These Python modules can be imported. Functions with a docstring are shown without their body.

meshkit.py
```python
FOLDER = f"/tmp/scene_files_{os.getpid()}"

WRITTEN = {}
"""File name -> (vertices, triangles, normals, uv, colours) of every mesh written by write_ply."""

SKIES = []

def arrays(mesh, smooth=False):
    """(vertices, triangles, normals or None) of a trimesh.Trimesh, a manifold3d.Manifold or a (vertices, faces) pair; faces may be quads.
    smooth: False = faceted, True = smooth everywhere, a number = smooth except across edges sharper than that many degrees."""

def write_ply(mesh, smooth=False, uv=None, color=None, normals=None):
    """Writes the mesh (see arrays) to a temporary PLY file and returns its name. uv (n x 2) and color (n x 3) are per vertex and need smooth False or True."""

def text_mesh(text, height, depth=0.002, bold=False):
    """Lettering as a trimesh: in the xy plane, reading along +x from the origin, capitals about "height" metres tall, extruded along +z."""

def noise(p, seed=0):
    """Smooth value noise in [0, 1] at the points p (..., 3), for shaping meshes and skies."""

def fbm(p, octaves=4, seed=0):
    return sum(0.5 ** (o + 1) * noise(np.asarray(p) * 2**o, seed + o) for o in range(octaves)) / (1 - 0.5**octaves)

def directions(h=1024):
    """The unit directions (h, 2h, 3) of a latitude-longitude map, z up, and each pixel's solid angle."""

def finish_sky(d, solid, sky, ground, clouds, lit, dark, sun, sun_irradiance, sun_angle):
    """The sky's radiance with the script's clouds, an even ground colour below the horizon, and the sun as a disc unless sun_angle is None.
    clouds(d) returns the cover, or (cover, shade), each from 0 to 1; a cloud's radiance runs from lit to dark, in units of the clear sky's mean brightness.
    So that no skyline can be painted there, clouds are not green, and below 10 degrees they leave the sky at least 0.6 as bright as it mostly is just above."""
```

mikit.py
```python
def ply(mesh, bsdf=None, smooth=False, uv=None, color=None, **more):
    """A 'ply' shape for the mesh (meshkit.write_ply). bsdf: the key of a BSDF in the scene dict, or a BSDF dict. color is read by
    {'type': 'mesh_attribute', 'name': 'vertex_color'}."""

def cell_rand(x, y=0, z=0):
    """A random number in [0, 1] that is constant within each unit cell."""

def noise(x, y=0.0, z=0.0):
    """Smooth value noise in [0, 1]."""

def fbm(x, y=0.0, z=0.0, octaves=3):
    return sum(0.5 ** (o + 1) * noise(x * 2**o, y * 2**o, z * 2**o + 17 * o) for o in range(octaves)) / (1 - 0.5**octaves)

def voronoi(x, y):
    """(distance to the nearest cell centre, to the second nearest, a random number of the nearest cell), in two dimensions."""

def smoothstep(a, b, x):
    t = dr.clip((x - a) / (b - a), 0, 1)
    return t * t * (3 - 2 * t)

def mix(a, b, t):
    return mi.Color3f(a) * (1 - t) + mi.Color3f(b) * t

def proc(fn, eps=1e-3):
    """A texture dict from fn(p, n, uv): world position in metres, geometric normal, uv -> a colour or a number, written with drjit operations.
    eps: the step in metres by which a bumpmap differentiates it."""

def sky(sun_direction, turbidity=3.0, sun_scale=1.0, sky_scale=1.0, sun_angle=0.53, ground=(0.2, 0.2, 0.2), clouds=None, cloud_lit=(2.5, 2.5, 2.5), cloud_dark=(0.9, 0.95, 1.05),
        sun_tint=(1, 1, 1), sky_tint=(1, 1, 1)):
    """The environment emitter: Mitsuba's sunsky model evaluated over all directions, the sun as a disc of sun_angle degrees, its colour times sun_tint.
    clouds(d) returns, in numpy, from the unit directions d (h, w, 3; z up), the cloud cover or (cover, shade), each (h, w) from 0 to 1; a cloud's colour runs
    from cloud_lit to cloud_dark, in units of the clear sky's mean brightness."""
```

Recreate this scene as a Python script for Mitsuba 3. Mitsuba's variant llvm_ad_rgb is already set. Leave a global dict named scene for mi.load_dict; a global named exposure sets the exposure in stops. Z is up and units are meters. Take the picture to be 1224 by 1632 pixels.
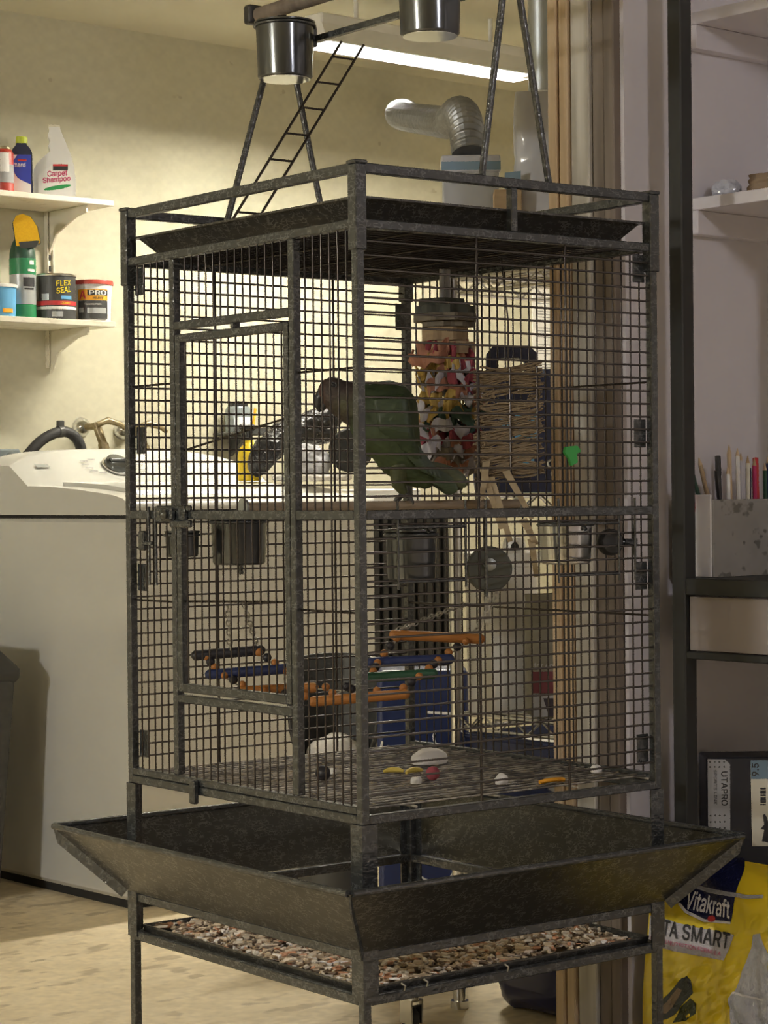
import math, random, glob
import numpy as np, trimesh, manifold3d as m3
import drjit as dr
import mitsuba as mi
import mikit, meshkit
from mikit import proc, noise, fbm, voronoi, smoothstep, mix
from shapely.geometry import Polygon, box as sbox
T = mi.ScalarTransform4f
scene = {'type': 'scene'}
labels = {}
random.seed(7); R = np.random.default_rng(7)

# ---------------------------------------------------------------- camera, light, exposure
exposure = 0.0
ROLL, PITCH, YAW = 0.0098, 0.0079, math.radians(41.0)
CAM = np.array([-1.910, -2.248, 0.92])
fw = np.array([math.sin(YAW) * math.cos(PITCH), math.cos(YAW) * math.cos(PITCH), -math.sin(PITCH)])
rt = np.array([math.cos(YAW), -math.sin(YAW), 0.0])
up = np.cross(rt, fw)
up = rt * math.sin(ROLL) + up * math.cos(ROLL)
scene['camera'] = {'type': 'perspective', 'fov': 2 * math.degrees(math.atan(612 / 3500.12)), 'fov_axis': 'x',
    'near_clip': 0.05, 'far_clip': 50.0,
    'to_world': T().look_at(origin=CAM.tolist(), target=(CAM + fw).tolist(), up=up.tolist())}
TUBE_RADIANCE = [595.0, 556.0, 460.0]      # fluorescent batten over the washer
SIDE_LAMP = [320.0, 314.0, 304.0]          # round lamp on the far left wall
NEAR_LAMP = [80.0, 77.5, 85.0]          # round ceiling lamp above, between viewer and cage

# ---------------------------------------------------------------- helpers
def num(key):
    if key not in scene and key not in labels: return key
    i = 1
    while f'{key}_{i:03d}' in scene or f'{key}_{i:03d}' in labels: i += 1
    return f'{key}_{i:03d}'
def lab(key, label, cat=None, group=None, kind=None):
    d = {'label': label}
    if cat: d['category'] = cat
    if group: d['group'] = group
    if kind: d['kind'] = kind
    labels[key] = d
    return key
def thing(name, label, cat, group=None):
    return lab(num(name), label, cat, group)
PARTN = {}
def put(key, mesh, bsdf, smooth=False, **kw):
    scene[key] = mikit.ply(mesh, bsdf and 'mat_' + bsdf, smooth=smooth, **kw)
    return key
def part(parent, name, mesh, bsdf, smooth=False, **kw):
    return put(num(parent + '__' + name), mesh, bsdf, smooth, **kw)
def single(name, mesh, bsdf, label, cat, group=None, smooth=False, kind=None, **kw):
    k = num(name)
    put(k, mesh, bsdf, smooth, **kw)
    lab(k, label, cat, group, kind)
    return k
CACHE = {}
def shared(tag, maker, bsdf, smooth, key, matrix):
    c = CACHE.get((tag, bsdf))
    if c is None:
        c = CACHE[(tag, bsdf)] = mikit.ply(maker(), 'mat_' + bsdf, smooth=smooth)
    scene[key] = {**c, 'to_world': T(np.asarray(matrix, float))}
    return key
def align(p0, p1, r, r2=None):
    p0, p1 = np.asarray(p0, float), np.asarray(p1, float)
    d = p1 - p0; L = np.linalg.norm(d); z = d / L
    a = np.array([1.0, 0, 0]) if abs(z[2]) > .9 else np.array([0, 0, 1.0])
    x = np.cross(a, z); x /= np.linalg.norm(x); y = np.cross(z, x)
    M = np.eye(4); M[:3, 0] = x * r; M[:3, 1] = y * (r2 or r); M[:3, 2] = z * L; M[:3, 3] = p0
    return M
def unit_rod(n=8):
    c = trimesh.creation.cylinder(radius=1, height=1, sections=n); c.apply_translation([0, 0, .5]); return c
def rod(parent, name, p0, p1, r, bsdf):
    return shared('rod', unit_rod, bsdf, 50, num(parent + '__' + name), align(p0, p1, r))
def bx(x0, x1, y0, y1, z0, z1, c=0.0):
    """a box, its edges chamfered by c"""
    if c <= 0:
        b = trimesh.creation.box(extents=[x1 - x0, y1 - y0, z1 - z0])
        b.apply_translation([(x0 + x1) / 2, (y0 + y1) / 2, (z0 + z1) / 2]); return b
    p = []
    for a in (0, 1):
        for b_ in (0, 1):
            for d in (0, 1):
                X, Y, Z = (x0, x1)[a], (y0, y1)[b_], (z0, z1)[d]
                sx, sy, sz = 1 - 2 * a, 1 - 2 * b_, 1 - 2 * d
                p += [[X, Y + sy * c, Z + sz * c], [X + sx * c, Y, Z + sz * c], [X + sx * c, Y + sy * c, Z]]
    return trimesh.convex.convex_hull(np.array(p))
def rbox(x0, x1, y0, y1, z0, z1, r, n=10):
    """rounded box: hull of spheres"""
    s = m3.Manifold.sphere(r, n)
    L = [s.translate([x, y, z]) for x in (x0 + r, x1 - r) for y in (y0 + r, y1 - r) for z in (z0 + r, z1 - r)]
    return tm(m3.Manifold.batch_hull(L))
def tm(m):
    k = m.to_mesh(); return trimesh.Trimesh(np.array(k.vert_properties[:, :3]), np.array(k.tri_verts), process=True)
def cat(*ms):
    L = []
    for m in ms: L += list(m) if isinstance(m, (list, tuple)) else [m]
    return trimesh.util.concatenate(L)
def rodm(p0, p1, r, n=10):
    c = unit_rod(n); c.apply_transform(align(p0, p1, r)); return c
def lathe(prof, n=32, at=(0, 0, 0), axis=None):
    m = trimesh.creation.revolve(np.array(prof, float), sections=n)
    m.merge_vertices()
    if axis is not None:
        m.apply_transform(align((0, 0, 0), axis, 1))
    m.apply_translation(at); return m
def tube(path, r, n=8, caps=True):
    """swept round tube; r a number or one per point"""
    P_ = np.asarray(path, float); k = len(P_)
    r = np.broadcast_to(np.asarray(r, float), (k,))
    t = np.gradient(P_, axis=0); t /= np.maximum(np.linalg.norm(t, axis=1, keepdims=True), 1e-9)
    a = np.array([0, 0, 1.0]) if abs(t[0][2]) < .9 else np.array([1.0, 0, 0])
    x = np.cross(a, t[0]); x /= np.linalg.norm(x)
    V, F = [], []
    for i in range(k):
        x = x - t[i] * (x @ t[i]); x /= np.linalg.norm(x); y = np.cross(t[i], x)
        for j in range(n):
            w = 2 * math.pi * j / n
            V.append(P_[i] + r[i] * (x * math.cos(w) + y * math.sin(w)))
    for i in range(k - 1):
        for j in range(n):
            a_, b_ = i * n + j, i * n + (j + 1) % n
            F += [[a_, b_, b_ + n], [a_, b_ + n, a_ + n]]
    if caps:
        V += [P_[0], P_[-1]]
        for j in range(n):
            F += [[k * n, (j + 1) % n, j], [k * n + 1, (k - 1) * n + j, (k - 1) * n + (j + 1) % n]]
    return trimesh.Trimesh(np.array(V), np.array(F), process=False)
def spline(pts, n=24):
    from scipy.interpolate import CubicSpline
    p = np.asarray(pts, float); t = np.r_[0, np.cumsum(np.linalg.norm(np.diff(p, axis=0), axis=1))]
    return CubicSpline(t, p)(np.linspace(0, t[-1], n))
def grid(fn, nu, nv, thick=None):
    """surface from fn(s,t) in 0..1 -> point; thick: a closed sheet of that thickness"""
    s, t = np.meshgrid(np.linspace(0, 1, nu), np.linspace(0, 1, nv), indexing='ij')
    P_ = np.stack(fn(s, t), -1).reshape(-1, 3)
    F = []
    for i in range(nu - 1):
        for j in range(nv - 1):
            a = i * nv + j
            F += [[a, a + nv, a + nv + 1], [a, a + nv + 1, a + 1]]
    m = trimesh.Trimesh(P_, np.array(F), process=False)
    if thick:
        nrm = m.vertex_normals
        q = P_ - nrm * thick; k = len(P_)
        f2 = np.array(F)[:, ::-1] + k
        edge = [i * nv for i in range(nu)] + [(nu - 1) * nv + j for j in range(1, nv)] + [i * nv + nv - 1 for i in range(nu - 2, -1, -1)] + [j for j in range(nv - 2, 0, -1)]
        E_ = []
        for a, b in zip(edge, edge[1:] + edge[:1]): E_ += [[b, a, a + k], [b, a + k, b + k]]
        m = trimesh.Trimesh(np.vstack([P_, q]), np.vstack([F, f2, E_]), process=False)
    return m
def extr(poly, h, place=None):
    m = trimesh.creation.extrude_polygon(Polygon(poly) if not hasattr(poly, 'geom_type') else poly, h, engine='earcut')
    if place is not None: m.apply_transform(place)
    return m
def frame4(o, x, y, z):
    M = np.eye(4); M[:3, 0], M[:3, 1], M[:3, 2], M[:3, 3] = x, y, z, o; return M
XZ = lambda y0: frame4((0, y0, 0), (1, 0, 0), (0, 0, 1), (0, -1, 0))   # polygon (x,z), extruded to -y from y0
YZ = lambda x0: frame4((x0, 0, 0), (0, 1, 0), (0, 0, 1), (1, 0, 0))    # polygon (y,z), extruded to +x from x0
def crumple(m, amp, scale, seed=0, sub=0):
    for _ in range(sub): m = m.subdivide()
    m.merge_vertices()
    n = m.vertex_normals.copy(); p = m.vertices.copy()
    k = meshkit.fbm(p * scale + seed * 7.3, 3, seed)
    k2 = np.abs(meshkit.fbm(p * scale * 1.7 + seed * 3.1 + 50, 3, seed + 9) - .5) * 2
    m.vertices = p + n * ((k - .5) * 2 * amp - k2 * amp * .8)[:, None]
    return m
def blob(chain, edges, res=.004, taub=12):
    """continuous body from spheres (x,y,z,r) hulled along edges"""
    S = [m3.Manifold.sphere(c[3], 20).translate(list(c[:3])) for c in chain]
    M = m3.Manifold.batch_boolean([m3.Manifold.batch_hull([S[i] for i in e]) for e in edges], m3.OpType.Add)
    m = tm(M.refine_to_length(res)); trimesh.smoothing.filter_taubin(m, lamb=.5, nu=.51, iterations=taub); return m
def text_plane(txt, h, o, x, y, depth=.0006, bold=False, width=None):
    m = meshkit.text_mesh(txt, h, depth, bold)
    if width: m.apply_scale([width / (m.bounds[1][0] - m.bounds[0][0]), 1, 1])
    x, y = np.asarray(x, float), np.asarray(y, float)
    x, y = x / np.linalg.norm(x), y / np.linalg.norm(y)
    m.apply_transform(frame4(o, x, y, np.cross(x, y))); return m
def text_cyl(txt, h, c, r, th0, z, depth=.0006, bold=False, width=None, slant=0.0):
    m = meshkit.text_mesh(txt, h, depth, bold)
    m = m.subdivide()
    w0 = m.bounds[1][0] - m.bounds[0][0]
    v = m.vertices.copy(); v[:, 0] -= (m.bounds[0][0] + m.bounds[1][0]) / 2
    if width: v[:, 0] *= width / w0
    th = th0 + v[:, 0] / r; rr = r + v[:, 2]
    m.vertices = np.stack([c[0] + rr * np.cos(th), c[1] + rr * np.sin(th), z + v[:, 1] + slant * v[:, 0]], 1)
    return m
def arcband(c, r, th0, th1, z0, z1, t=.0006, n=14):
    f = lambda s, q: (c[0] + r * np.cos(th0 + (th1 - th0) * s), c[1] + r * np.sin(th0 + (th1 - th0) * s), z0 + (z1 - z0) * q)
    return grid(f, n, 2, thick=-t)

# ---------------------------------------------------------------- materials
def M(name, color, rough=.5, metallic=0.0, spec=.5, bump=None, bscale=.0, eps=1e-3, **kw):
    c = proc(color) if callable(color) else {'type': 'rgb', 'value': list(color)}
    b = {'type': 'principled', 'base_color': c, 'roughness': rough if not callable(rough) else proc(rough), 'metallic': metallic, 'specular': spec, **kw}
    if bump is not None:
        b = {'type': 'bumpmap', 'arbitrary': proc(bump, eps), 'scale': bscale, 'bsdf': b}
    scene['mat_' + name] = {'type': 'twosided', 'bsdf': b}
    return name
def wallcol(p, n, uv):
    k = fbm(p.x * 2.3, p.y * 2.3, p.z * 2.3); s = fbm(p.x * 60, p.y * 60, p.z * 60)
    spots = smoothstep(.90, .94, noise(p.x * 17, p.y * 17, p.z * 17)) * smoothstep(.6, .75, noise(p.x * 90, p.y * 90, p.z * 90))
    c = mix((.47, .445, .335), (.52, .495, .38), k) * (.94 + .12 * s)
    return mix(c, (.35, .31, .22), spots * .5)
bumpwall = lambda p, n, uv: fbm(p.x * 95, p.y * 95, p.z * 95, 2) + .6 * noise(p.x * 33, p.y * 33, p.z * 33)
M('wall_paint', wallcol, .75, bump=bumpwall, bscale=.0011, eps=2e-3)
M('ceiling_paint', lambda p, n, uv: mix((.46, .435, .335), (.52, .50, .40), fbm(p.x * 5, p.y * 5, p.z)), .8)
M('nook_paint', lambda p, n, uv: mix((.58, .55, .565), (.64, .61, .625), fbm(p.x * 3, p.y * 3, p.z * 3)), .6)
def floorcol(p, n, uv):
    a = fbm(p.x * 2.2, p.y * 2.2, 3.0, 4); b = fbm(p.x * 9 + 4, p.y * 22, 1.0, 4); d = fbm(p.x * 70, p.y * 70, 5.0, 2)
    c = mix((.58, .485, .325), (.74, .63, .44), smoothstep(.3, .7, a))
    c = mix(c, (.74, .64, .46), smoothstep(.52, .72, b) * .55)
    c = mix(c, (.30, .23, .14), smoothstep(.64, .76, fbm(p.x * 14, p.y * 24, 9.0, 3)) * .5)
    return c * (.88 + .24 * d)
M('concrete_floor', floorcol, lambda p, n, uv: .42 + .25 * fbm(p.x * 6, p.y * 6, 2.0), bump=lambda p, n, uv: fbm(p.x * 40, p.y * 40, 0.0), bscale=.0015)
vein = lambda p: smoothstep(.30, .06, dr.abs(noise(p.x * 260, p.y * 260, p.z * 260) - .5) * 2) * smoothstep(.3, .7, noise(p.x * 120 + 9, p.y * 120, p.z * 120))
M('hammertone', lambda p, n, uv: mix((.016, .0190, .022), (.18, .19, .20), vein(p) * .30), .24, spec=1.0,
  bump=lambda p, n, uv: noise(p.x * 260, p.y * 260, p.z * 260) + .5 * noise(p.x * 520, p.y * 520, p.z * 520), bscale=.0009, eps=8e-4)
M('hammer_sheet', lambda p, n, uv: mix((.062, .062, .060), (.34, .34, .33), vein(p) * .35), .25, metallic=.68, spec=.8,
  bump=lambda p, n, uv: noise(p.x * 200, p.y * 200, p.z * 200), bscale=.0007, eps=1e-3)
M('black_wire', (.050, .043, .041), .2, metallic=.85, spec=1.0)
M('side_wire', (.13, .12, .115), .26, metallic=.9, spec=1.0)
M('grate_wire', lambda p, n, uv: mix((.16, .15, .14), (.46, .43, .37), smoothstep(.42, .60, fbm(p.x * 70, p.y * 70, p.z * 70))), .35, metallic=.45)
M('black_plastic', (.018, .018, .019), .4)
M('black_satin', (.013, .014, .014), .55)
M('rubber', (.03, .03, .032), .6)
M('charcoal_plastic', (.045, .046, .046), .45)
M('bin_plastic', lambda p, n, uv: mix((.050, .052, .052), (.07, .07, .068), fbm(p.x * 80, p.y * 80, p.z * 80)), .5)
M('steel', (.62, .62, .60), .16, metallic=1.0)
M('dark_steel', (.10, .105, .11), .16, metallic=.85, spec=.8)
M('chrome', (.62, .62, .62), .1, metallic=1.0)
M('galvanized', lambda p, n, uv: mix((.32, .36, .39), (.55, .58, .6), fbm(p.x * 40, p.y * 40, p.z * 15)), .35, metallic=.9)
M('brass', lambda p, n, uv: mix((.22, .17, .10), (.40, .33, .20), fbm(p.x * 90, p.y * 90, p.z * 90)), .45, metallic=.8)
M('white_enamel', lambda p, n, uv: mix((.54, .54, .51), (.58, .58, .55), fbm(p.x * 3, p.y * 3, p.z * 3)), .16, spec=.6, clearcoat=.5, clearcoat_gloss=.95)
M('white_plastic', (.74, .74, .72), .35)
M('white_paint', lambda p, n, uv: mix((.70, .67, .55), (.62, .58, .46), smoothstep(.6, .75, fbm(p.x * 40, p.y * 40, p.z * 40))), .5)
M('white_paper', (.78, .77, .75), .7)
M('grey_print', (.33, .33, .34), .6)
M('ink', (.02, .02, .022), .6)
M('gap', (.012, .012, .012), .8)
M('red_plastic', (.42, .05, .035), .4)
M('red_ink', (.50, .035, .04), .55)
M('pink_ink', (.45, .03, .12), .55)
M('green_ink', (.03, .26, .08), .5)
M('green_label', (.02, .19, .075), .4)
M('dark_green_plastic', (.015, .055, .035), .4)
M('lime_plastic', (.50, .58, .05), .45)
M('leaf_clip', (.03, .30, .06), .4)
M('yellow_foam', lambda p, n, uv: mix((.80, .48, .01), (.72, .40, .01), noise(p.x * 300, p.y * 300, p.z * 300)), .7)
M('yellow_ink', (.80, .58, .02), .5)
M('peel', (.60, .46, .09), .6)
M('orange_ink', (.80, .36, .02), .5)
M('blue_label', (.04, .06, .42), .4)
M('navy_plastic', (.016, .020, .052), .42)
M('blue_crate', (.010, .020, .082), .35)
M('light_blue', (.12, .36, .62), .4)
M('slate_blue', (.16, .24, .32), .5)
M('dull_pink', (.16, .04, .055), .6)
M('dull_purple', (.045, .035, .05), .6)
M('silver_label', (.42, .44, .44), .35, metallic=.3)
M('yellow_bag', lambda p, n, uv: mix((.78, .56, .02), (.86, .68, .04), fbm(p.x * 20, p.y * 20, p.z * 20)), .22, spec=.6)
M('navy_print', (.008, .010, .045), .25)
M('shoe_box_card', (.007, .008, .015), .5)
M('shoe_box_lid', (.010, .012, .024), .5)
M('clear_bag', (.45, .46, .50), .15, spec=.7)
M('cloth_white', (.72, .70, .66), .85)
M('black_bag', (.010, .010, .012), .38, spec=.4)
M('duct_foil', lambda p, n, uv: mix((.20, .205, .21), (.36, .37, .38), fbm(p.x * 90, p.y * 90, p.z * 90)), .42, metallic=.85)
M('feed_print', lambda p, n, uv: mix((.17, .16, .13), (.25, .24, .20), fbm(p.x * 40, p.y * 40, p.z * 40)), .5)
M('cardboard', lambda p, n, uv: mix((.30, .21, .12), (.38, .28, .17), fbm(p.x * 60, p.y * 60, p.z * 200)), .8)
M('grey_box', (.36, .37, .38), .6)
M('brown_paper', lambda p, n, uv: mix((.20, .14, .09), (.30, .22, .14), fbm(p.x * 40, p.y * 40, p.z * 40)), .8)
def wood(a, b, sx=1.0):
    return lambda p, n, uv: mix(a, b, smoothstep(.25, .75, fbm(p.x * 55 * sx + 2 * noise(p.x * 5, p.y * 5, p.z * 2), p.y * 55 * sx, p.z * 2.2)))
M('pine', wood((.40, .28, .155), (.55, .42, .265)), .6)
M('weathered_stud', lambda p, n, uv: mix((.36, .33, .27), (.56, .53, .46), smoothstep(.3, .7, fbm(p.x * 50, p.y * 50, p.z * 3))), .7)
M('dark_stud', wood((.13, .105, .085), (.20, .165, .135)), .75)
M('perch_wood', lambda p, n, uv: mix((.26, .20, .14), (.36, .29, .21), fbm(p.x * 20, p.y * 90, p.z * 90)), .75)
M('orange_wood', lambda p, n, uv: mix((.33, .12, .025), (.43, .18, .045), fbm(p.x * 30, p.y * 60, p.z * 90)), .55)
M('blue_wood', (.012, .022, .085), .5)
M('green_wood', (.012, .06, .03), .5)
M('black_wood', (.014, .013, .018), .5)
M('husk', lambda p, n, uv: mix((.28, .215, .13), (.42, .34, .22), fbm(p.x * 60, p.y * 60, p.z * 40)), .8)
M('seagrass', lambda p, n, uv: mix((.13, .095, .055), (.26, .195, .12), fbm(p.x * 90, p.y * 90, p.z * 400)), .8)
M('planter_concrete', lambda p, n, uv: mix(mix((.23, .22, .20), (.30, .285, .265), fbm(p.x * 30, p.y * 30, p.z * 30)), (.12, .115, .10), smoothstep(.60, .72, fbm(p.x * 55 + 3, p.y * 55, p.z * 55))), .85)
M('planter_lit_side', (.78, .76, .76), .7)
M('drawer_beige', (.27, .235, .22), .7)
for nm, c in dict(crepe_yellow=(.44, .30, .08), crepe_orange=(.33, .15, .09), crepe_red=(.26, .05, .065), crepe_green=(.045, .085, .06), crepe_white=(.48, .46, .48), toy_card=(.15, .13, .10), toy_dark=(.07, .075, .065)).items():
    M(nm, c, .8)
M('dust_glass', (.20, .23, .24), .2)
scene['mat_bag_film'] = {'type': 'principledthin', 'base_color': {'type': 'rgb', 'value': [.70, .72, .74]}, 'roughness': .25, 'spec_trans': .45, 'eta': 1.45, 'diff_trans': .7}
MC = np.eye(4); DELTA = math.radians(37.695 - 41.0)
MC[:2, :2] = [[math.cos(DELTA), -math.sin(DELTA)], [math.sin(DELTA), math.cos(DELTA)]]
def cw(u, v, z): return MC[:3, :3] @ np.array([u, v, z], float)
def cm(m): m.apply_transform(MC); return m      # a mesh in the cage's own axes, set in the room

# ---------------------------------------------------------------- lamps
k = thing('strip_light', 'glowing fluorescent strip light hanging under the ceiling above the washing machine', 'light')
x0, x1, ty, tz = 1.50, 2.20, 1.90, 2.042
put(k + '__tube', rodm((x0, ty, tz), (x1, ty, tz), .015, 20), None)
scene[k + '__tube']['emitter'] = {'type': 'area', 'radiance': {'type': 'rgb', 'value': TUBE_RADIANCE}}
hood = []
for s in (-1, 1):
    pts = [(.055, 2.018), (.0565, 2.020), (.036, 2.066), (.0345, 2.064)]
    pr_ = [(ty + s * a, b) for a, b in pts]
    hood.append(extr(pr_ if s > 0 else pr_[::-1], x1 - x0 + .04, YZ(x0 - .02)))
hood.append(bx(x0 - .02, x1 + .02, ty - .036, ty + .036, 2.062, 2.092, .004))
for xe in (x0 - .02, x1 + .016):
    hood.append(extr([(ty - .055, 2.018), (ty + .055, 2.018), (ty + .034, 2.066), (ty - .034, 2.066)], .004, YZ(xe)))
for xe in (x0 + .12, x1 - .12): hood.append(rodm((xe, ty, 2.086), (xe, ty, 2.16), .006))
put(k + '__hood', cat(hood), 'white_plastic')
for xe in (x0 - .014, x1): part(k, 'tube_holder', bx(xe, xe + .014, ty - .017, ty + .017, 2.022, 2.063, .002), 'white_plastic')
k = thing('wall_globe', 'round globe lamp on the far left wall', 'light')
put(k + '__globe', trimesh.creation.icosphere(3, .13).apply_translation([-4.28, .42, 1.80]), None)
scene[k + '__globe']['emitter'] = {'type': 'area', 'radiance': {'type': 'rgb', 'value': SIDE_LAMP}}
put(k + '__base', lathe([(0, 0), (.07, 0), (.07, .05), (.04, .10), (0, .10)], 24, (-4.5, .42, 1.80), axis=(1, 0, 0)), 'white_plastic')
k = thing('ceiling_globe', 'round ceiling globe above the floor in front of the cage', 'light')
put(k + '__globe', trimesh.creation.icosphere(3, .11).apply_translation([-.20, -2.40, 1.99]), None)
scene[k + '__globe']['emitter'] = {'type': 'area', 'radiance': {'type': 'rgb', 'value': NEAR_LAMP}}
put(k + '__base', lathe([(0, 2.08), (.06, 2.08), (.07, 2.10), (.07, 2.16), (0, 2.16)], 24, (-.20, -2.40, 0)), 'white_plastic')

# ---------------------------------------------------------------- room shell
def struct(name, mesh, bsdf, label, parts=()):
    put(name, mesh, bsdf); lab(name, label, kind='structure')
CZ = 2.16
struct('floor', bx(-4.6, 3.7, -5.6, 2.7, -.1, 0), 'concrete_floor', 'bare tan concrete floor with stains under the washing machine and the cage')
struct('ceiling', bx(-4.6, 3.7, -5.6, 2.7, CZ, CZ + .1), 'ceiling_paint', 'low cream ceiling over the laundry corner')
struct('wall_back', bx(-4.6, 3.7, 2.6, 2.7, 0, CZ), 'wall_paint', 'cream painted wall behind the washing machine and the shelves')
struct('wall_left', bx(-4.6, -4.5, -5.5, 2.6, 0, CZ), 'wall_paint', 'cream wall on the far left')
struct('wall_front', bx(-4.6, 3.7, -5.6, -5.5, 0, CZ), 'nook_paint', 'wall behind the viewer')
struct('wall_right', bx(3.6, 3.7, .30, 2.6, 0, CZ), 'wall_paint', 'cream wall at the right end of the laundry corner')
struct('wall_nook', bx(1.20, 1.30, -5.5, .158, 0, CZ), 'nook_paint', 'greyish side wall that carries the two boards at the right')
struct('wall_partition', bx(.700, 3.6, .158, .300, 0, CZ), 'nook_paint', 'greyish partition wall behind the black steel frame at the right')
struct('trim_1', cat(bx(.672, .72, .283, .303, 0, CZ, .002), bx(.676, .72, .262, .281, 0, CZ, .002)), 'pine', 'pine trim boards on the end of the partition wall')
struct('trim_2', bx(.682, .72, .219, .260, 0, CZ, .002), 'weathered_stud', 'pale grey weathered stud on the end of the partition wall')
struct('trim_3', cat(bx(.688, .72, .190, .217, 0, CZ, .002), bx(.684, .72, .166, .188, 0, CZ, .002)), 'dark_stud', 'dark brown stud on the near edge of the partition wall')

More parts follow.
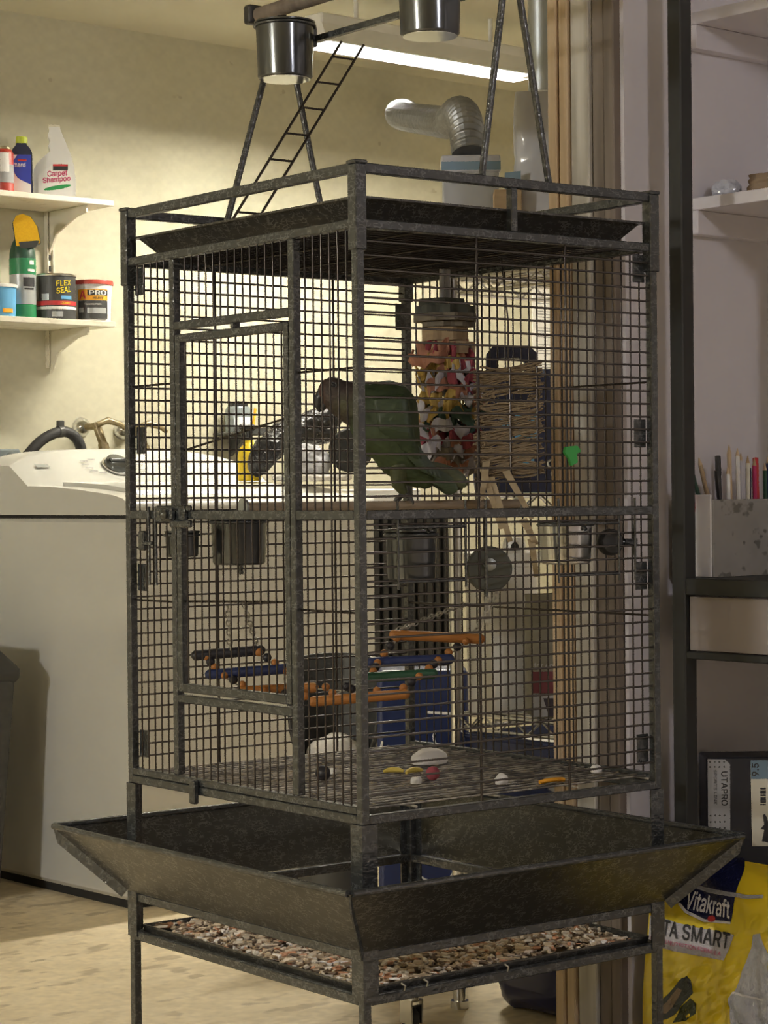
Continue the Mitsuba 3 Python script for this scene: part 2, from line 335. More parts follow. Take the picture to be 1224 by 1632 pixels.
# ---------------------------------------------------------------- bird cage (axes u to the right rear, v to the left rear)
A, B, w = .606, .564, .013
cage = thing('bird_cage', 'tall black wrought iron parrot cage with play top and flared seed guard', 'bird cage')
def box_part(name, u0, u1, v0, v1, z0, z1, c=.0012, bsdf='hammertone', parent=cage):
    return part(parent, name, cm(bx(u0, u1, v0, v1, z0, z1, c)), bsdf)
def cwire(parent, p0, p1, r=.0013, bsdf='black_wire', name='wire'):
    return rod(parent, name, cw(*p0), cw(*p1), r, bsdf)
ZB, ZF, ZM, ZR, ZT = .4747, .487, .886, 1.2795, 1.3675
corners = [(0, 0), (B - w, 0), (0, A - w), (B - w, A - w)]
for u, v in corners:
    box_part('corner_post', u, u + w, v, v + w, ZB, ZR + .012)
    # base leg: angle iron sleeve, then the thin leg below the shelf
    su, sv = (1 if u == 0 else -1), (1 if v == 0 else -1)
    cu, cv = (u if u == 0 else u + w), (v if v == 0 else v + w)
    L = [(0, 0), (.026, 0), (.026, .003), (.003, .003), (.003, .026), (0, .026)]
    poly = [(cu - su * .002 + su * a, cv - sv * .002 + sv * b) for a, b in L]
    part(cage, 'leg_sleeve', cm(extr(poly if su * sv > 0 else poly[::-1], ZB - .236, frame4((0, 0, .236), (1, 0, 0), (0, 1, 0), (0, 0, 1)))), 'hammertone')
    leg = box_part('leg', u, u + w, v, v + w, .062, ZB - .001)
    part(cage, 'upper_post', cm(cat(bx(u - .003, u + w + .003, v - .003, v + w + .003, ZR - .03, ZT - .002, .0015), bx(u - .0045, u + w + .0045, v - .0045, v + w + .0045, ZT - .002, ZT + .003, .0015))), 'hammertone')
    # caster
    c = num(cage + '__caster')
    cx, cy = u + w / 2, v + w / 2
    put(c, cm(cat(lathe([(0, .05), (.011, .05), (.011, .075), (0, .075)], 16, (cx, cy, 0)), bx(cx - .013, cx - .010, cy - .012, cy + .02, .012, .054), bx(cx + .010, cx + .013, cy - .012, cy + .02, .012, .054), bx(cx - .013, cx + .013, cy - .012, cy + .012, .051, .054))), 'chrome')
    put(c + '__wheel', cm(lathe([(0, -.008), (.016, -.009), (.0195, -.006), (.0195, .006), (.016, .009), (0, .008)], 20, (cx, cy + .008, .0195), axis=(1, 0, 0))), 'rubber', 30)
# rails of the frame
def rails(name, z0, z1, inset=0.0, sides='BLDC', t=w):
    if 'B' in sides: box_part(name, w, B - w, inset, inset + t, z0, z1)
    if 'D' in sides: box_part(name, w, B - w, A - inset - t, A - inset, z0, z1)
    if 'L' in sides: box_part(name, inset, inset + t, w, A - w, z0, z1)
    if 'C' in sides: box_part(name, B - inset - t, B - inset, w, A - w, z0, z1)
rails('base_rail', ZB, ZF)
rails('bottom_rail', ZF + .001, .4985, sides='LC')
rails('middle_rail', ZM, ZM + w, sides='BDC')
rails('roof_rail', ZR, ZR + .0125)
rails('guard_rail', ZT - .0135, ZT)
rails('seat_rail', .2905, .304)
rails('shelf_rail', .230, .2435)
for u, v in ((B / 2 - .006, 0), (B / 2 - .006, A - .012)): box_part('guard_post', u, u + .012, v, v + .012, ZR + .0125, ZT - .0135)
# panels of bars
panel = num(cage + '__side_panel')                       # near right side: horizontal bars
zs = [z for z in np.arange(.5145, 1.275, .0192)]
def hpanel(v, name):
    k = num(cage + '__' + name)
    for z in zs:
        if not ZM - .004 < z < ZM + w + .004: cwire(k, (w - .001, v, z), (B - w + .001, v, z), .00155, 'side_wire')
    for u in ((.165, .40) if v > .3 else (.218, .386)):
        cwire(k, (u, v + (.0026 if v < .3 else -.0026), ZF), (u, v + (.0026 if v < .3 else -.0026), ZR), .0019)
hpanel(.0065, 'side_panel'); hpanel(A - .0065, 'side_panel')
# rear panel: upright bars
k = num(cage + '__rear_panel')
for v in np.arange(.0325, A - .02, .0193):
    cwire(k, (B - .0065, v, .498), (B - .0065, v, ZR + .001))
for z in (.735, 1.085): cwire(k, (B - .009, .012, z), (B - .009, A - .012, z), .0016)
# front: fixed bars, big door frame, inner door
front = num(cage + '__front_panel')
fs = [v for v in np.arange(.0325, A - .02, .0193)]
for v in fs:
    if v < .146 or v > .474: cwire(front, (.0065, v, .498), (.0065, v, ZR + .001))
for z in (.760, 1.092):
    cwire(front, (.0092, .012, z), (.0092, .148, z), .0016); cwire(front, (.0092, .474, z), (.0092, A - .012, z), .0016)
door = num(cage + '__door')
put(door, cm(cat(bx(0, w, .148, .161, .500, ZR - .001, .0012), bx(0, w, .460, .473, .500, ZR - .001, .0012),
    bx(0, w, .161, .460, 1.1715, 1.1835, .0012), bx(0, w, .161, .460, .6095, .6215, .0012), bx(.0005, w, .30, .308, 1.1645, 1.1715))), 'hammertone')
inner = num(cage + '__hatch')
put(inner, cm(cat(bx(0, w, .163, .175, .626, 1.164, .0012), bx(0, w, .446, .458, .626, 1.164, .0012), bx(0, w, .175, .446, 1.152, 1.164, .0012), bx(0, w, .175, .446, .626, .639, .0012), bx(0, w, .175, .446, ZM, ZM + w, .0012))), 'hammertone')
for v in fs:
    if .165 < v < .456:
        cwire(door, (.0065, v, 1.182), (.0065, v, ZR)); cwire(door, (.0065, v, .498), (.0065, v, .611))
    if .178 < v < .443:
        cwire(inner, (.0065, v, .638), (.0065, v, ZM + .001)); cwire(inner, (.0065, v, ZM + w - .001), (.0065, v, 1.153))
cwire(inner, (.0092, .176, 1.030), (.0092, .446, .990), .0016); cwire(inner, (.0092, .176, .770), (.0092, .446, .762), .0016)
for v0, v1 in ((.0135, .147), (.474, A - w)): part(front, 'middle_rail', cm(bx(0, w, v0, v1, ZM, ZM + w, .0012)), 'hammertone')
# latch on the front middle rail
lt = num(cage + '__latch')
put(lt, cm(cat(bx(-.008, 0, .425, .505, .881, .9065, .002), bx(-.018, -.008, .445, .478, .884, .9035, .003), bx(-.012, -.004, .405, .46, .874, .885, .002), bx(-.006, .0, .412, .424, .898, .907, .002))), 'hammertone')
part(lt, 'knob', cm(lathe([(0, 0), (.006, 0), (.0075, .004), (.004, .008), (0, .009)], 16, (-.018, .46, .894), axis=(-1, 0, 0))), 'dark_steel', 40)
box_part('pull_tab', -.010, 0, .402, .416, .462, .497, .002)
for dv in (.512, .532):
    cwire(cage, (-.003, dv, .785), (-.003, dv, .905), .0024, 'hammertone', 'feeder_rod')
part(cage, 'feeder_bracket', cm(cat(bx(-.012, -.004, .535, .550, .838, .868, .002), bx(-.010, -.004, .515, .545, .846, .852, .001))), 'hammertone')
# connector plates
for z in (1.255, 1.008, .795, .536):
    for u, v in ((.0135, A - .034), (B - .034, .0135)):
        if u < .1: box_part('connector_plate', .0135, .0165, A - .036, A - w, z - .021, z + .021, .0008)
        else: box_part('connector_plate', B - .036, B - w, .0135, .0165, z - .021, z + .021, .0008)
box_part('connector_plate', B - .036, B - w, A - .0165, A - .0135, 1.20, 1.245, .0008)
# roof bars and play-top tray
k = num(cage + '__roof_panel')
for v in np.arange(.03, A - .02, .0193): cwire(k, (w, v, 1.288), (B - w, v, 1.288))
for u in (.14, .28, .42): cwire(k, (u, w, 1.2855), (u, A - w, 1.2855), .0016)
def pan(name, b, t, z0, z1, th, lip, bsdf):
    """sheet pan: floor rectangle b=(u0,u1,v0,v1) at z0, rim t at z1, with a lip"""
    def ring(r, z): return [(r[0], r[2], z), (r[1], r[2], z), (r[1], r[3], z), (r[0], r[3], z)]
    ex = lambda r, d: (r[0] - d, r[1] + d, r[2] - d, r[3] + d)
    rings = [ring(b, z0), ring(t, z1), ring(ex(t, lip), z1), ring(ex(t, lip), z1 - th * 2), ring(ex(t, .001), z1 - th * 2), ring(ex(b, th), z0 - th)]
    V = sum(rings, []); F = []
    for i in range(5):
        for j in range(4):
            a, c = i * 4 + j, i * 4 + (j + 1) % 4
            F += [[a, a + 4, c + 4], [a, c + 4, c]]
    F += [[0, 1, 2], [0, 2, 3], [20, 22, 21], [20, 23, 22]]
    return part(cage, name, cm(trimesh.Trimesh(np.array(V), np.array(F), process=False)), bsdf)
pan('top_tray', (.046, B - .046, .046, A - .046), (.020, B - .020, .020, A - .020), 1.2945, 1.3245, .0015, .010, 'hammer_sheet')
# wire grate on the cage floor
g = num(cage + '__grate')
for v in np.arange(.022, A - .012, .0192): cwire(g, (.006, v, .4935), (B - .006, v, .4935), .0014, 'grate_wire')
for u in (.10, .25, .40, B - .02): cwire(g, (u, .008, .4905), (u, A - .008, .4905), .0018, 'grate_wire')
# flared seed guard: four sheet panels with rolled rims and corner fins
O, zl, zh = .087, .305, .405
names = [((0, 0), (0, A), (-O, -O), (-O, A + O), 'L'), ((B, 0), (0, 0), (B + O, -O), (-O, -O), 'B'), ((B, A), (B, 0), (B + O, A + O), (B + O, -O), 'C'), ((0, A), (B, A), (-O, A + O), (B + O, A + O), 'D')]
for a, b, ao, bo, s in names:
    i0, i1, o0, o1 = [np.array([*p, z]) for p, z in ((a, zl), (b, zl), (ao, zh), (bo, zh))]
    k = num(cage + '__seed_guard')
    put(k, cm(grid(lambda s_, t_: [(i0[i] * (1 - s_) + i1[i] * s_) * (1 - t_) + (o0[i] * (1 - s_) + o1[i] * s_) * t_ for i in range(3)], 24, 10, thick=.0012)), 'hammer_sheet')
    d = (o1 - o0) / np.linalg.norm(o1 - o0)
    put(k + '__rim', cm(rodm(o0 + d * .004, o1 - d * .004, .0048, 12)), 'hammertone', 40)
for (u, v), (du, dv) in (((0, A), (-1, 1)), ((B, 0), (1, -1)), ((0, 0), (-1, -1)), ((B, A), (1, 1))):
    p0 = np.array([u, v, zl]); p1 = np.array([u + du * O, v + dv * O, zh]); n_ = np.array([-dv, du, 0]) / math.sqrt(2) * .0012
    dn = np.array([0, 0, -.020])
    q = [p0 + (p1 - p0) * .02, p0 + (p1 - p0) * .99, p0 + (p1 - p0) * .93 + dn, p0 + (p1 - p0) * .10 + dn]
    fin = num(cage + '__corner_fin')
    put(fin, cm(trimesh.convex.convex_hull(np.array([x + s * n_ for x in q for s in (-1, 1)]))), 'hammertone')
    for f in (.13, .86):
        c = p0 + (p1 - p0) * f + dn * .55
        s = -1 if (n_ @ np.array([1, 1, 0])) > 0 else 1
        part(fin, 'bolt', cm(lathe([(0, 0), (.0036, 0), (.0033, .0018), (.0015, .0026), (0, .0028)], 14, c + n_ * s, axis=n_ * s)), 'dark_steel', 40)
# pull-out droppings tray
pan('pull_out_tray', (.020, B - .020, .020, A - .020), (.016, B - .016, .016, A - .016), .2330, .2530, .0014, .0015, 'hammer_sheet')
hk = num(cage + '__tray_hook')
for f in (.12, .19, .45):
    put(num(cage + '__tray_hook'), cm(tube([(f * B, -.001, .2435), (f * B, -.004, .250), (f * B - .006, -.003, .2545)], .0014, 6)), 'steel', 40)
# play stand on the roof: two A frames, perch, cup arm
ps = num(cage + '__play_stand')
for v, zb, u0, u1 in ((.578, 1.296, .160, .385), (.012, ZT - .004, .232, .357)):
    f = 'hammertone'
    fr = num(cage + '__play_stand_frame')
    put(fr, cm(cat(tube([(u0 - .012, v, zb + .002), (u0, v, zb + .004), (u0 + (.288 - u0) * .04, v, zb + (1.702 - zb) * .06), (.286, v, 1.702)], .0052, 10), tube([(u1 + .002, v, zb), (.291, v, 1.704)], .0052, 10))), f, 40)
part(cage, 'play_perch', cm(cat(rodm((.285, -.045, 1.713), (.285, .640, 1.713), .0125, 14))), 'dark_stud', 40)
for v in (-.058, .638): part(cage, 'perch_knob', cm(rbox(.266, .304, v, v + .020, 1.698, 1.730, .005)), 'black_plastic', 40)
part(cage, 'cup_arm', cm(bx(.299, .309, .012, .580, 1.648, 1.658, .001)), 'hammertone')
lad = num(cage + '__ladder')
l0, l1 = np.array([.150, .555, 1.3275]), np.array([.392, .555, 1.668])
e_ = np.array([.046, 0, -.0]); 
for o in (np.zeros(3), e_): cwire(lad, l0 + o, l1 + o, .0022, name='rail')
for i in range(1, 8):
    p = l0 + (l1 - l0) * (i / 7.6); cwire(lad, p, p + e_, .0018, name='rung')

# ---------------------------------------------------------------- washing machine
wm = thing('washing_machine', 'white top-loading washing machine with curved control console against the cream wall', 'washing machine')
put(wm + '__body', bx(.850, 1.575, 1.790, 2.45, .022, .8735, .010), 'white_enamel')
part(wm, 'plinth', bx(.870, 1.555, 1.82, 2.43, .0, .030), 'gap')
part(wm, 'seam', bx(.858, 1.567, 1.798, 2.44, .872, .882), 'gap')
deck = [(1.790, .880), (2.45, .880), (2.45, .948), (2.20, .948), (2.09, .945), (2.0, .939), (1.90, .930), (1.845, .924), (1.81, .917), (1.796, .908), (1.790, .897)]
put(wm + '__deck', extr(deck, .725, YZ(.850)), 'white_enamel', 35)
lid = [(1.86, .9255), (2.0, .939), (2.17, .9475), (2.17, .957), (2.0, .950), (1.87, .936)]
part(wm, 'lid', extr(lid, .57, YZ(.925)), 'white_enamel', 35)
def cons(X): return 1.043 - .046 * np.exp(-(X - .850) / .085) - .046 * np.exp(-(1.575 - X) / .085)
nx = 40; Xs = np.linspace(.851, 1.574, nx); V = []; F = []
for X_ in Xs:
    h = float(cons(X_)); d = (h - .947)
    V += [[X_, 2.205, .947], [X_, 2.205 + d * 1.45, h - .006], [X_, 2.215 + d * 1.5, h], [X_, 2.44, h], [X_, 2.448, h - .01], [X_, 2.448, .947]]
for i in range(nx - 1):
    for j in range(6):
        a, b_ = i * 6 + j, i * 6 + (j + 1) % 6
        F += [[a, b_, b_ + 6], [a, b_ + 6, a + 6]]
for i in (0, nx - 1): F += [[i * 6, i * 6 + j, i * 6 + j + 1] for j in range(1, 5)]
co = put(wm + '__console', trimesh.Trimesh(np.array(V), np.array(F)), 'white_enamel', 30)
cn = np.array([0, -.555, .83]); cn /= np.linalg.norm(cn)
kc = np.array([1.150, 2.275, .9965])
put(co + '__dial', cat(lathe([(0, 0), (.033, 0), (.034, .004), (.030, .016), (.0, .018)], 28, kc, axis=cn), bx(-.030, .030, -.005, .005, 0, .010, .003).apply_transform(align(kc + cn * .016, kc + cn * .017, 1)) if False else rodm(kc + cn * .018 + [-.026, 0, 0], kc + cn * .018 + [.026, 0, 0], .006, 10)), 'dark_steel', 40)
put(co + '__dial_ring', lathe([(.034, 0), (.039, 0), (.039, .003), (.034, .004)], 32, kc, axis=cn), 'steel', 40)
for i, (dx, dz) in enumerate([(-.085, .022), (-.088, .008), (-.086, -.008), (-.08, -.022), (-.06, .030), (-.058, -.03), (.06, .026), (.07, .006), (.066, -.016)]):
    q = kc + np.array([dx, dz * .83, dz * .555]) + cn * .0005
    part(co, 'marking', bx(-.011, .011, -.0014, .0014, 0, .0006).apply_transform(frame4(q, (1, 0, 0), np.cross(cn, (1, 0, 0)), cn)), 'grey_print')
part(co, 'badge', bx(-.018, .018, -.006, .006, 0, .0006).apply_transform(frame4(kc + np.array([-.215, .0, .0]) + cn * .0006, (1, 0, 0), np.cross(cn, (1, 0, 0)), cn)), 'silver_label')
# valves and hose on the wall
def valve(x, z, name_label, tap):
    v = thing('water_valve', name_label, 'water valve')
    put(v + '__escutcheon', lathe([(0, .030), (.010, .029), (.018, .020), (.0245, .008), (.026, 0), (0, 0)], 28, (x, 2.6, z), axis=(0, -1, 0)), 'chrome', 60)
    if tap:
        put(v + '__tap', cat(rodm((x, 2.60, z), (x, 2.52, z), .009, 12), rodm((x, 2.53, z + .01), (x + .012, 2.515, z - .045), .011, 12), rodm((x + .012, 2.515, z - .045), (x + .014, 2.512, z - .062), .014, 12)), 'brass', 40)
        put(v + '__handle', cat(rodm((x, 2.525, z), (x + .01, 2.49, z + .012), .005, 10), tube([(x - .022, 2.49, z + .004), (x + .008, 2.486, z + .014), (x + .045, 2.482, z + .004), (x + .062, 2.482, z - .008)], [.006, .009, .007, .0055], 10)), 'brass', 40)
valve(1.258, 1.104, 'chrome water valve with brass tap on the wall beside the black drain hose', True)
valve(1.386, 1.098, 'second chrome water valve, half hidden behind the cage post', True)
dh = single('drain_hose', cat(tube(spline([(1.035, 2.575, 1.02), (1.038, 2.50, 1.032), (1.065, 2.495, 1.060), (1.098, 2.49, 1.080), (1.135, 2.49, 1.088), (1.165, 2.49, 1.078), (1.185, 2.49, 1.050), (1.190, 2.50, 1.010), (1.19, 2.52, .93)], 40), .0135, 14)),
    'rubber', 'black drain hose arching from the wall box behind the washing machine console', 'hose', smooth=60)
put(dh + '__clamp', cat(lathe([(.0135, -.007), (.0155, -.007), (.0155, .007), (.0135, .007)], 18, (1.125, 2.49, 1.088), axis=(1, 0, .1)), bx(1.117, 1.133, 2.482, 2.498, 1.100, 1.116, .002)), 'charcoal_plastic')
wb = single('wall_box', cat(bx(.995, 1.06, 2.575, 2.6, .985, 1.045, .004), rodm((1.035, 2.576, 1.02), (1.036, 2.556, 1.022), .02, 16)), 'dust_glass', 'small grey wall box where the black drain hose ends', 'wall box')
# things lying on the washing machine
yb = thing('spray_bottle', 'yellow bottle with black trigger on the washing machine lid', 'bottle')
put(yb + '__body', lathe([(0, .948), (.027, .948), (.030, .953), (.030, 1.010), (.024, 1.030), (.012, 1.042), (.011, 1.05), (0, 1.05)], 24, (1.450, 2.13, 0.010)), 'yellow_ink', 40)
put(yb + '__trigger', cat(rodm((1.45, 2.13, 1.058), (1.45, 2.13, 1.085), .009, 12), bx(1.420, 1.467, 2.123, 2.137, 1.083, 1.100, .004), rodm((1.433, 2.13, 1.085), (1.427, 2.13, 1.058), .004, 8)), 'black_plastic', 40)
def flat(m, z):
    m.vertices = np.c_[m.vertices[:, :2], np.maximum(m.vertices[:, 2], z)]; return m
single('clear_plastic_bag', flat(crumple(trimesh.creation.icosphere(4).apply_scale([.060, .050, .050]).apply_translation([1.500, 1.955, 1.000]), .020, 16, 3), .9745), 'clear_bag', 'crumpled clear plastic bag on the washing machine under the black bag', 'plastic bag')
single('black_bag', crumple(blob([(1.405, 2.03, 1.005, .030), (1.44, 2.04, 1.040, .040), (1.535, 2.05, 1.080, .040), (1.650, 2.05, 1.120, .028), (1.625, 2.05, 1.075, .032), (1.41, 2.04, .990, .026)], [(0, 1), (1, 2), (2, 3), (2, 4), (3, 4), (0, 5), (1, 5)], .007, 4), .011, 18, 5), 'black_bag', 'crumpled black plastic bag heaped on the washing machine', 'bag')
single('black_drum', lathe([(0, 0), (.050, 0), (.054, .004), (.054, .07), (.050, .074), (0, .074)], 40, (1.560, 1.865, 1.030), axis=(.62, .78, 0)), 'black_satin', 'round black drum lying on a white towel beside the clear plastic bag', 'drum', smooth=40)
def towel():
    m = rbox(1.43, 1.565, 1.86, 2.02, .955, .972, .008); m = m.subdivide().subdivide().subdivide()
    return flat(crumple(m, .003, 22, 11), .953)
single('white_towel', towel(), 'cloth_white', 'folded white towel on the right end of the washing machine', 'towel')
cd = thing('wall_caddy', 'small dark wall shelf holding a grey can above the washing machine', 'wall shelf')
put(cd + '__tray', cat(bx(1.685, 1.805, 2.50, 2.6, 1.086, 1.094, .002), bx(1.685, 1.805, 2.50, 2.504, 1.094, 1.106), extr([(2.6, 1.086), (2.52, 1.086), (2.6, 1.03)], .012, YZ(1.74))), 'charcoal_plastic')
gc = thing('grey_can', 'small grey can with white label on the dark wall shelf', 'can')
put(gc + '__body', lathe([(0, 1.0945), (.036, 1.0945), (.037, 1.10), (.037, 1.155), (.030, 1.165), (0, 1.166)], 28, (1.735, 2.548, 0)), 'dust_glass', 40)
put(gc + '__label', arcband((1.735, 2.548), .0376, -2.3, -1.2, 1.105, 1.135), 'white_paper')
put(gc + '__cap', lathe([(0, 1.166), (.026, 1.166), (.026, 1.178), (0, 1.18)], 24, (1.735, 2.548, 0)), 'black_plastic', 40)
orr = single('orange_stick', rodm((1.78, 2.545, 1.0945), (1.795, 2.55, 1.16), .004), 'orange_ink', 'thin orange stick leaning beside the grey can', 'stick')

# ---------------------------------------------------------------- wall shelves with bottles
std = single('shelf_standard', cat(bx(1.152, 1.172, 2.590, 2.6, 1.255, 1.73, .001), bx(1.152, 1.155, 2.584, 2.592, 1.255, 1.73), bx(1.169, 1.172, 2.584, 2.592, 1.255, 1.73)), 'white_paint', 'slotted white shelf upright screwed to the cream wall', 'shelf upright')
for z in np.arange(1.28, 1.72, .028): part(std, 'slot', bx(1.159, 1.165, 2.5885, 2.5905, z, z + .014), 'gap')
for i, (zt, lb) in enumerate(((1.672, 'upper white wall shelf carrying the carpet shampoo bottle'), (1.3655, 'lower white wall shelf carrying the paint can and the red-lidded tub'))):
    s_ = thing('wall_shelf', lb, 'shelf')
    put(s_ + '__board', bx(.45, 1.235, 2.40, 2.597, zt - .0145, zt, .0015), 'white_paint')
    for X_ in (1.162, .60): part(s_, 'bracket', extr([(2.59, zt - .015), (2.415, zt - .015), (2.413, zt - .034), (2.46, zt - .040), (2.555, zt - .075), (2.59, zt - .125)], .006, YZ(X_ - .003)), 'white_paint')
RV, VV = np.array([.845, -.535, 0]), np.array([-.535, -.845, 0])
def face(o): return frame4(np.asarray(o, float), RV, (0, 0, 1), VV)
PX = 1 / 630.
TH = math.atan2(-.845, -.535)
# carpet shampoo
Z1, Z2 = 1.672, 1.3655
o = np.array([1.117, 2.49, Z1])
prof = [(60, 312), (57, 302), (57, 266), (62, 256), (76, 242), (84, 235), (81, 227), (84, 219), (80, 210), (83, 204), (82, 197), (99, 197), (101, 203), (108, 220), (116, 240), (121, 258), (124, 285), (123, 312)]
pg = Polygon([((x - 91) * PX, (312 - y) * PX) for x, y in prof]).buffer(.002).buffer(-.004).buffer(.002)
sb = thing('shampoo_bottle', 'white carpet shampoo bottle with bare translucent neck on the upper wall shelf', 'bottle')
put(sb + '__body', extr(pg, .052, face(o - VV * .030)), 'white_plastic', 25)
put(sb + '__cap', extr([(-.0155, .181), (.0145, .181), (.0135, .190), (-.0145, .190)], .030, face(o - VV * .020)), 'white_paint')
f_ = o + VV * .0225
put(sb + '__label', extr([(-.043, .006), (.044, .006), (.045, .045), (.036, .075), (.020, .086), (-.004, .088), (-.026, .074), (-.043, .058)], .0006, face(f_)), 'white_paper')
put(sb + '__brand_panel', extr([(-.005, .073), (.032, .073), (.032, .088), (-.005, .088)], .0006, face(f_ + VV * .0006)), 'ink')
put(sb + '__brand_stripe', extr([(-.005, .0835), (.032, .0835), (.032, .0885), (-.005, .0885)], .0006, face(f_ + VV * .0010)), 'red_ink')
put(sb + '__lettering', cat(text_plane('Carpet', .0135, f_ + RV * -.020 + [0, 0, .057] + VV * .0006, RV + np.array([0, 0, .08]), (0, 0, 1), bold=True, width=.050),
    text_plane('Shampoo', .0125, f_ + RV * -.031 + [0, 0, .041] + VV * .0006, RV + np.array([0, 0, .10]), (0, 0, 1), bold=True, width=.069)), 'pink_ink')
put(sb + '__green_oval', extr([(.006 + .034 * math.cos(a), .030 + .0052 * math.sin(a) + .006 * math.cos(a)) for a in np.linspace(0, 6.28, 25)[:-1]], .0006, face(f_ + VV * .0006)), 'green_ink')
# hard floor cleaner
o = np.array([1.020, 2.49, Z1])
hb = thing('cleaner_bottle', 'blue cleaner bottle with lime green cap on the upper wall shelf', 'bottle')
put(hb + '__body', extr(Polygon([(-.026, 0), (.026, 0), (.0262, .108), (.021, .120), (.013, .129), (.013, .133), (-.013, .133), (-.013, .129), (-.021, .120), (-.0262, .108)]).buffer(.002).buffer(-.002), .034, face(o - VV * .017)), 'navy_plastic', 25)
put(hb + '__cap', lathe([(0, .131), (.0145, .131), (.0145, .149), (.013, .151), (0, .151)], 24, o), 'lime_plastic', 40)
f_ = o + VV * .0172
put(hb + '__label', extr([(-.022, .006), (.023, .006), (.023, .104), (-.022, .104)], .0006, face(f_)), 'white_paper')
put(hb + '__blue_field', extr([(.023, .030), (.023, .104), (-.010, .104), (-.020, .090), (-.022, .072), (-.018, .058), (-.010, .046), (0, .040)], .0006, face(f_ + VV * .0005)), 'blue_label')
put(hb + '__red_mark', extr([(-.010, .088), (.012, .088), (.012, .093), (-.010, .093)], .0006, face(f_ + VV * .001)), 'red_ink')
put(hb + '__lettering', text_plane('hard', .0105, f_ + RV * -.018 + [0, 0, .074] + VV * .001, RV, (0, 0, 1), bold=True, width=.026), 'white_paper')
# red can, grey jar
o = np.array([.966, 2.49, Z1])
rc = thing('red_can', 'red aerosol can at the left end of the upper wall shelf', 'can')
put(rc + '__body', lathe([(0, 0), (.0255, 0), (.026, .004), (.026, .104), (.022, .112), (.012, .118), (0, .118)], 28, o), 'red_plastic', 40)
put(rc + '__top', lathe([(0, .117), (.020, .114), (.020, .119), (.008, .122), (0, .122)], 24, o), 'brass', 40)
put(rc + '__label', arcband(o, .0265, TH - 1.3, TH + 1.3, Z1 + .030, Z1 + .075), 'grey_print')
put(rc + '__white_mark', arcband(o, .0268, TH - .25, TH + .6, Z1 + .056, Z1 + .104), 'white_paper')
single('grey_jar', lathe([(0, 0), (.014, 0), (.015, .004), (.015, .07), (.017, .071), (.017, .085), (0, .086)], 20, (1.125, 2.565, Z1)), 'dust_glass', 'small grey jar behind the carpet shampoo bottle', 'jar', smooth=40)
# foaming upholstery cleaner with brush top
o = np.array([1.019, 2.49, Z2])
gk = thing('foam_cleaner', 'green and silver foam cleaner can with yellow brush top on the lower wall shelf', 'spray can')
put(gk + '__body', lathe([(0, 0), (.031, 0), (.0325, .003), (.0325, .035), (.0325, .155), (.0315, .170), (.026, .190), (.018, .204), (0, .207)], 32, o), 'dark_green_plastic', 40)
put(gk + '__silver_band', lathe([(.0329, .036), (.0333, .036), (.0333, .112), (.0329, .112)], 32, o), 'silver_label', 40)
put(gk + '__green_band', lathe([(.0329, .003), (.0334, .003), (.0334, .037), (.0329, .037)], 32, o), 'green_label', 40)
put(gk + '__upper_band', lathe([(.0329, .112), (.0333, .112), (.0333, .152), (.0329, .152)], 32, o), 'green_label', 40)
put(gk + '__picture', cat(arcband(o, .0338, TH + .05, TH + 1.0, Z2 + .082, Z2 + .104), arcband(o, .0338, TH + .15, TH + .9, Z2 + .074, Z2 + .078)), 'ink')
put(gk + '__round_mark', cat(arcband(o, .0338, TH + .55, TH + .95, Z2 + .136, Z2 + .147), arcband(o, .0338, TH + .40, TH + 1.05, Z2 + .119, Z2 + .125)), 'white_paper')
bc = o + RV * .012 + VV * .010 + np.array([0, 0, .182])
bp = Polygon([(-.024, .003), (.002, .0), (.018, .007), (.029, .012), (.022, .048), (.008, .070), (-.010, .077), (-.024, .073), (-.031, .058)]).buffer(.003)
put(gk + '__brush', extr(bp, .018, face(bc)), 'yellow_foam', 30)
put(gk + '__brush_holder', extr(bp.buffer(.002), .010, face(bc - VV * .0105)), 'charcoal_plastic', 30)
put(gk + '__nozzle', cat(rodm(o + [0, 0, .200], bc + np.array([0, 0, .006]) - VV * .004, .011, 12), extr(Polygon([(-.014, -.006), (.02, .0), (.028, .012), (.006, .010), (-.018, .008)]).buffer(.002), .0195, face(bc))), 'charcoal_plastic')
# rubber coating can
o = np.array([1.108, 2.478, Z2])
fk = thing('paint_can', 'black metal paint can with yellow lettering on the lower wall shelf', 'paint can')
put(fk + '__body', lathe([(0, 0), (.049, 0), (.050, .003), (.050, .109), (.0515, .110), (.0515, .114), (.046, .114), (.046, .110), (0, .110)], 40, o), 'charcoal_plastic', 40)
put(fk + '__rim', lathe([(.046, .1142), (.0515, .1142), (.052, .111), (.0525, .114), (.050, .117), (.046, .116)], 40, o), 'steel', 40)
put(fk + '__red_band', arcband(o, .0504, TH - 1.5, TH + 1.5, Z2 + .037, Z2 + .048), 'red_ink')
put(fk + '__white_band', arcband(o, .0504, TH - 1.5, TH + 1.5, Z2 + .027, Z2 + .034), 'white_paper')
put(fk + '__lettering', cat(text_cyl('FLEX', .0135, o, .0505, TH + .42, Z2 + .086, bold=True, width=.040, slant=.08), text_cyl('SEAL', .0135, o, .0505, TH + .42, Z2 + .069, bold=True, width=.040, slant=.16)), 'yellow_ink')
put(fk + '__small_print', cat(text_cyl('LIQUID', .0055, o, .0508, TH + .5, Z2 + .040, bold=True)), 'yellow_ink')
put(fk + '__swoosh', arcband(o, .0506, TH + .25, TH + .85, Z2 + .052, Z2 + .061), 'light_blue')
put(fk + '__drip', cat(arcband(o, .0506, TH - .75, TH - .35, Z2 + .050, Z2 + .066), arcband(o, .0506, TH - .2, TH + .35, Z2 + .008, Z2 + .022)), 'silver_label')
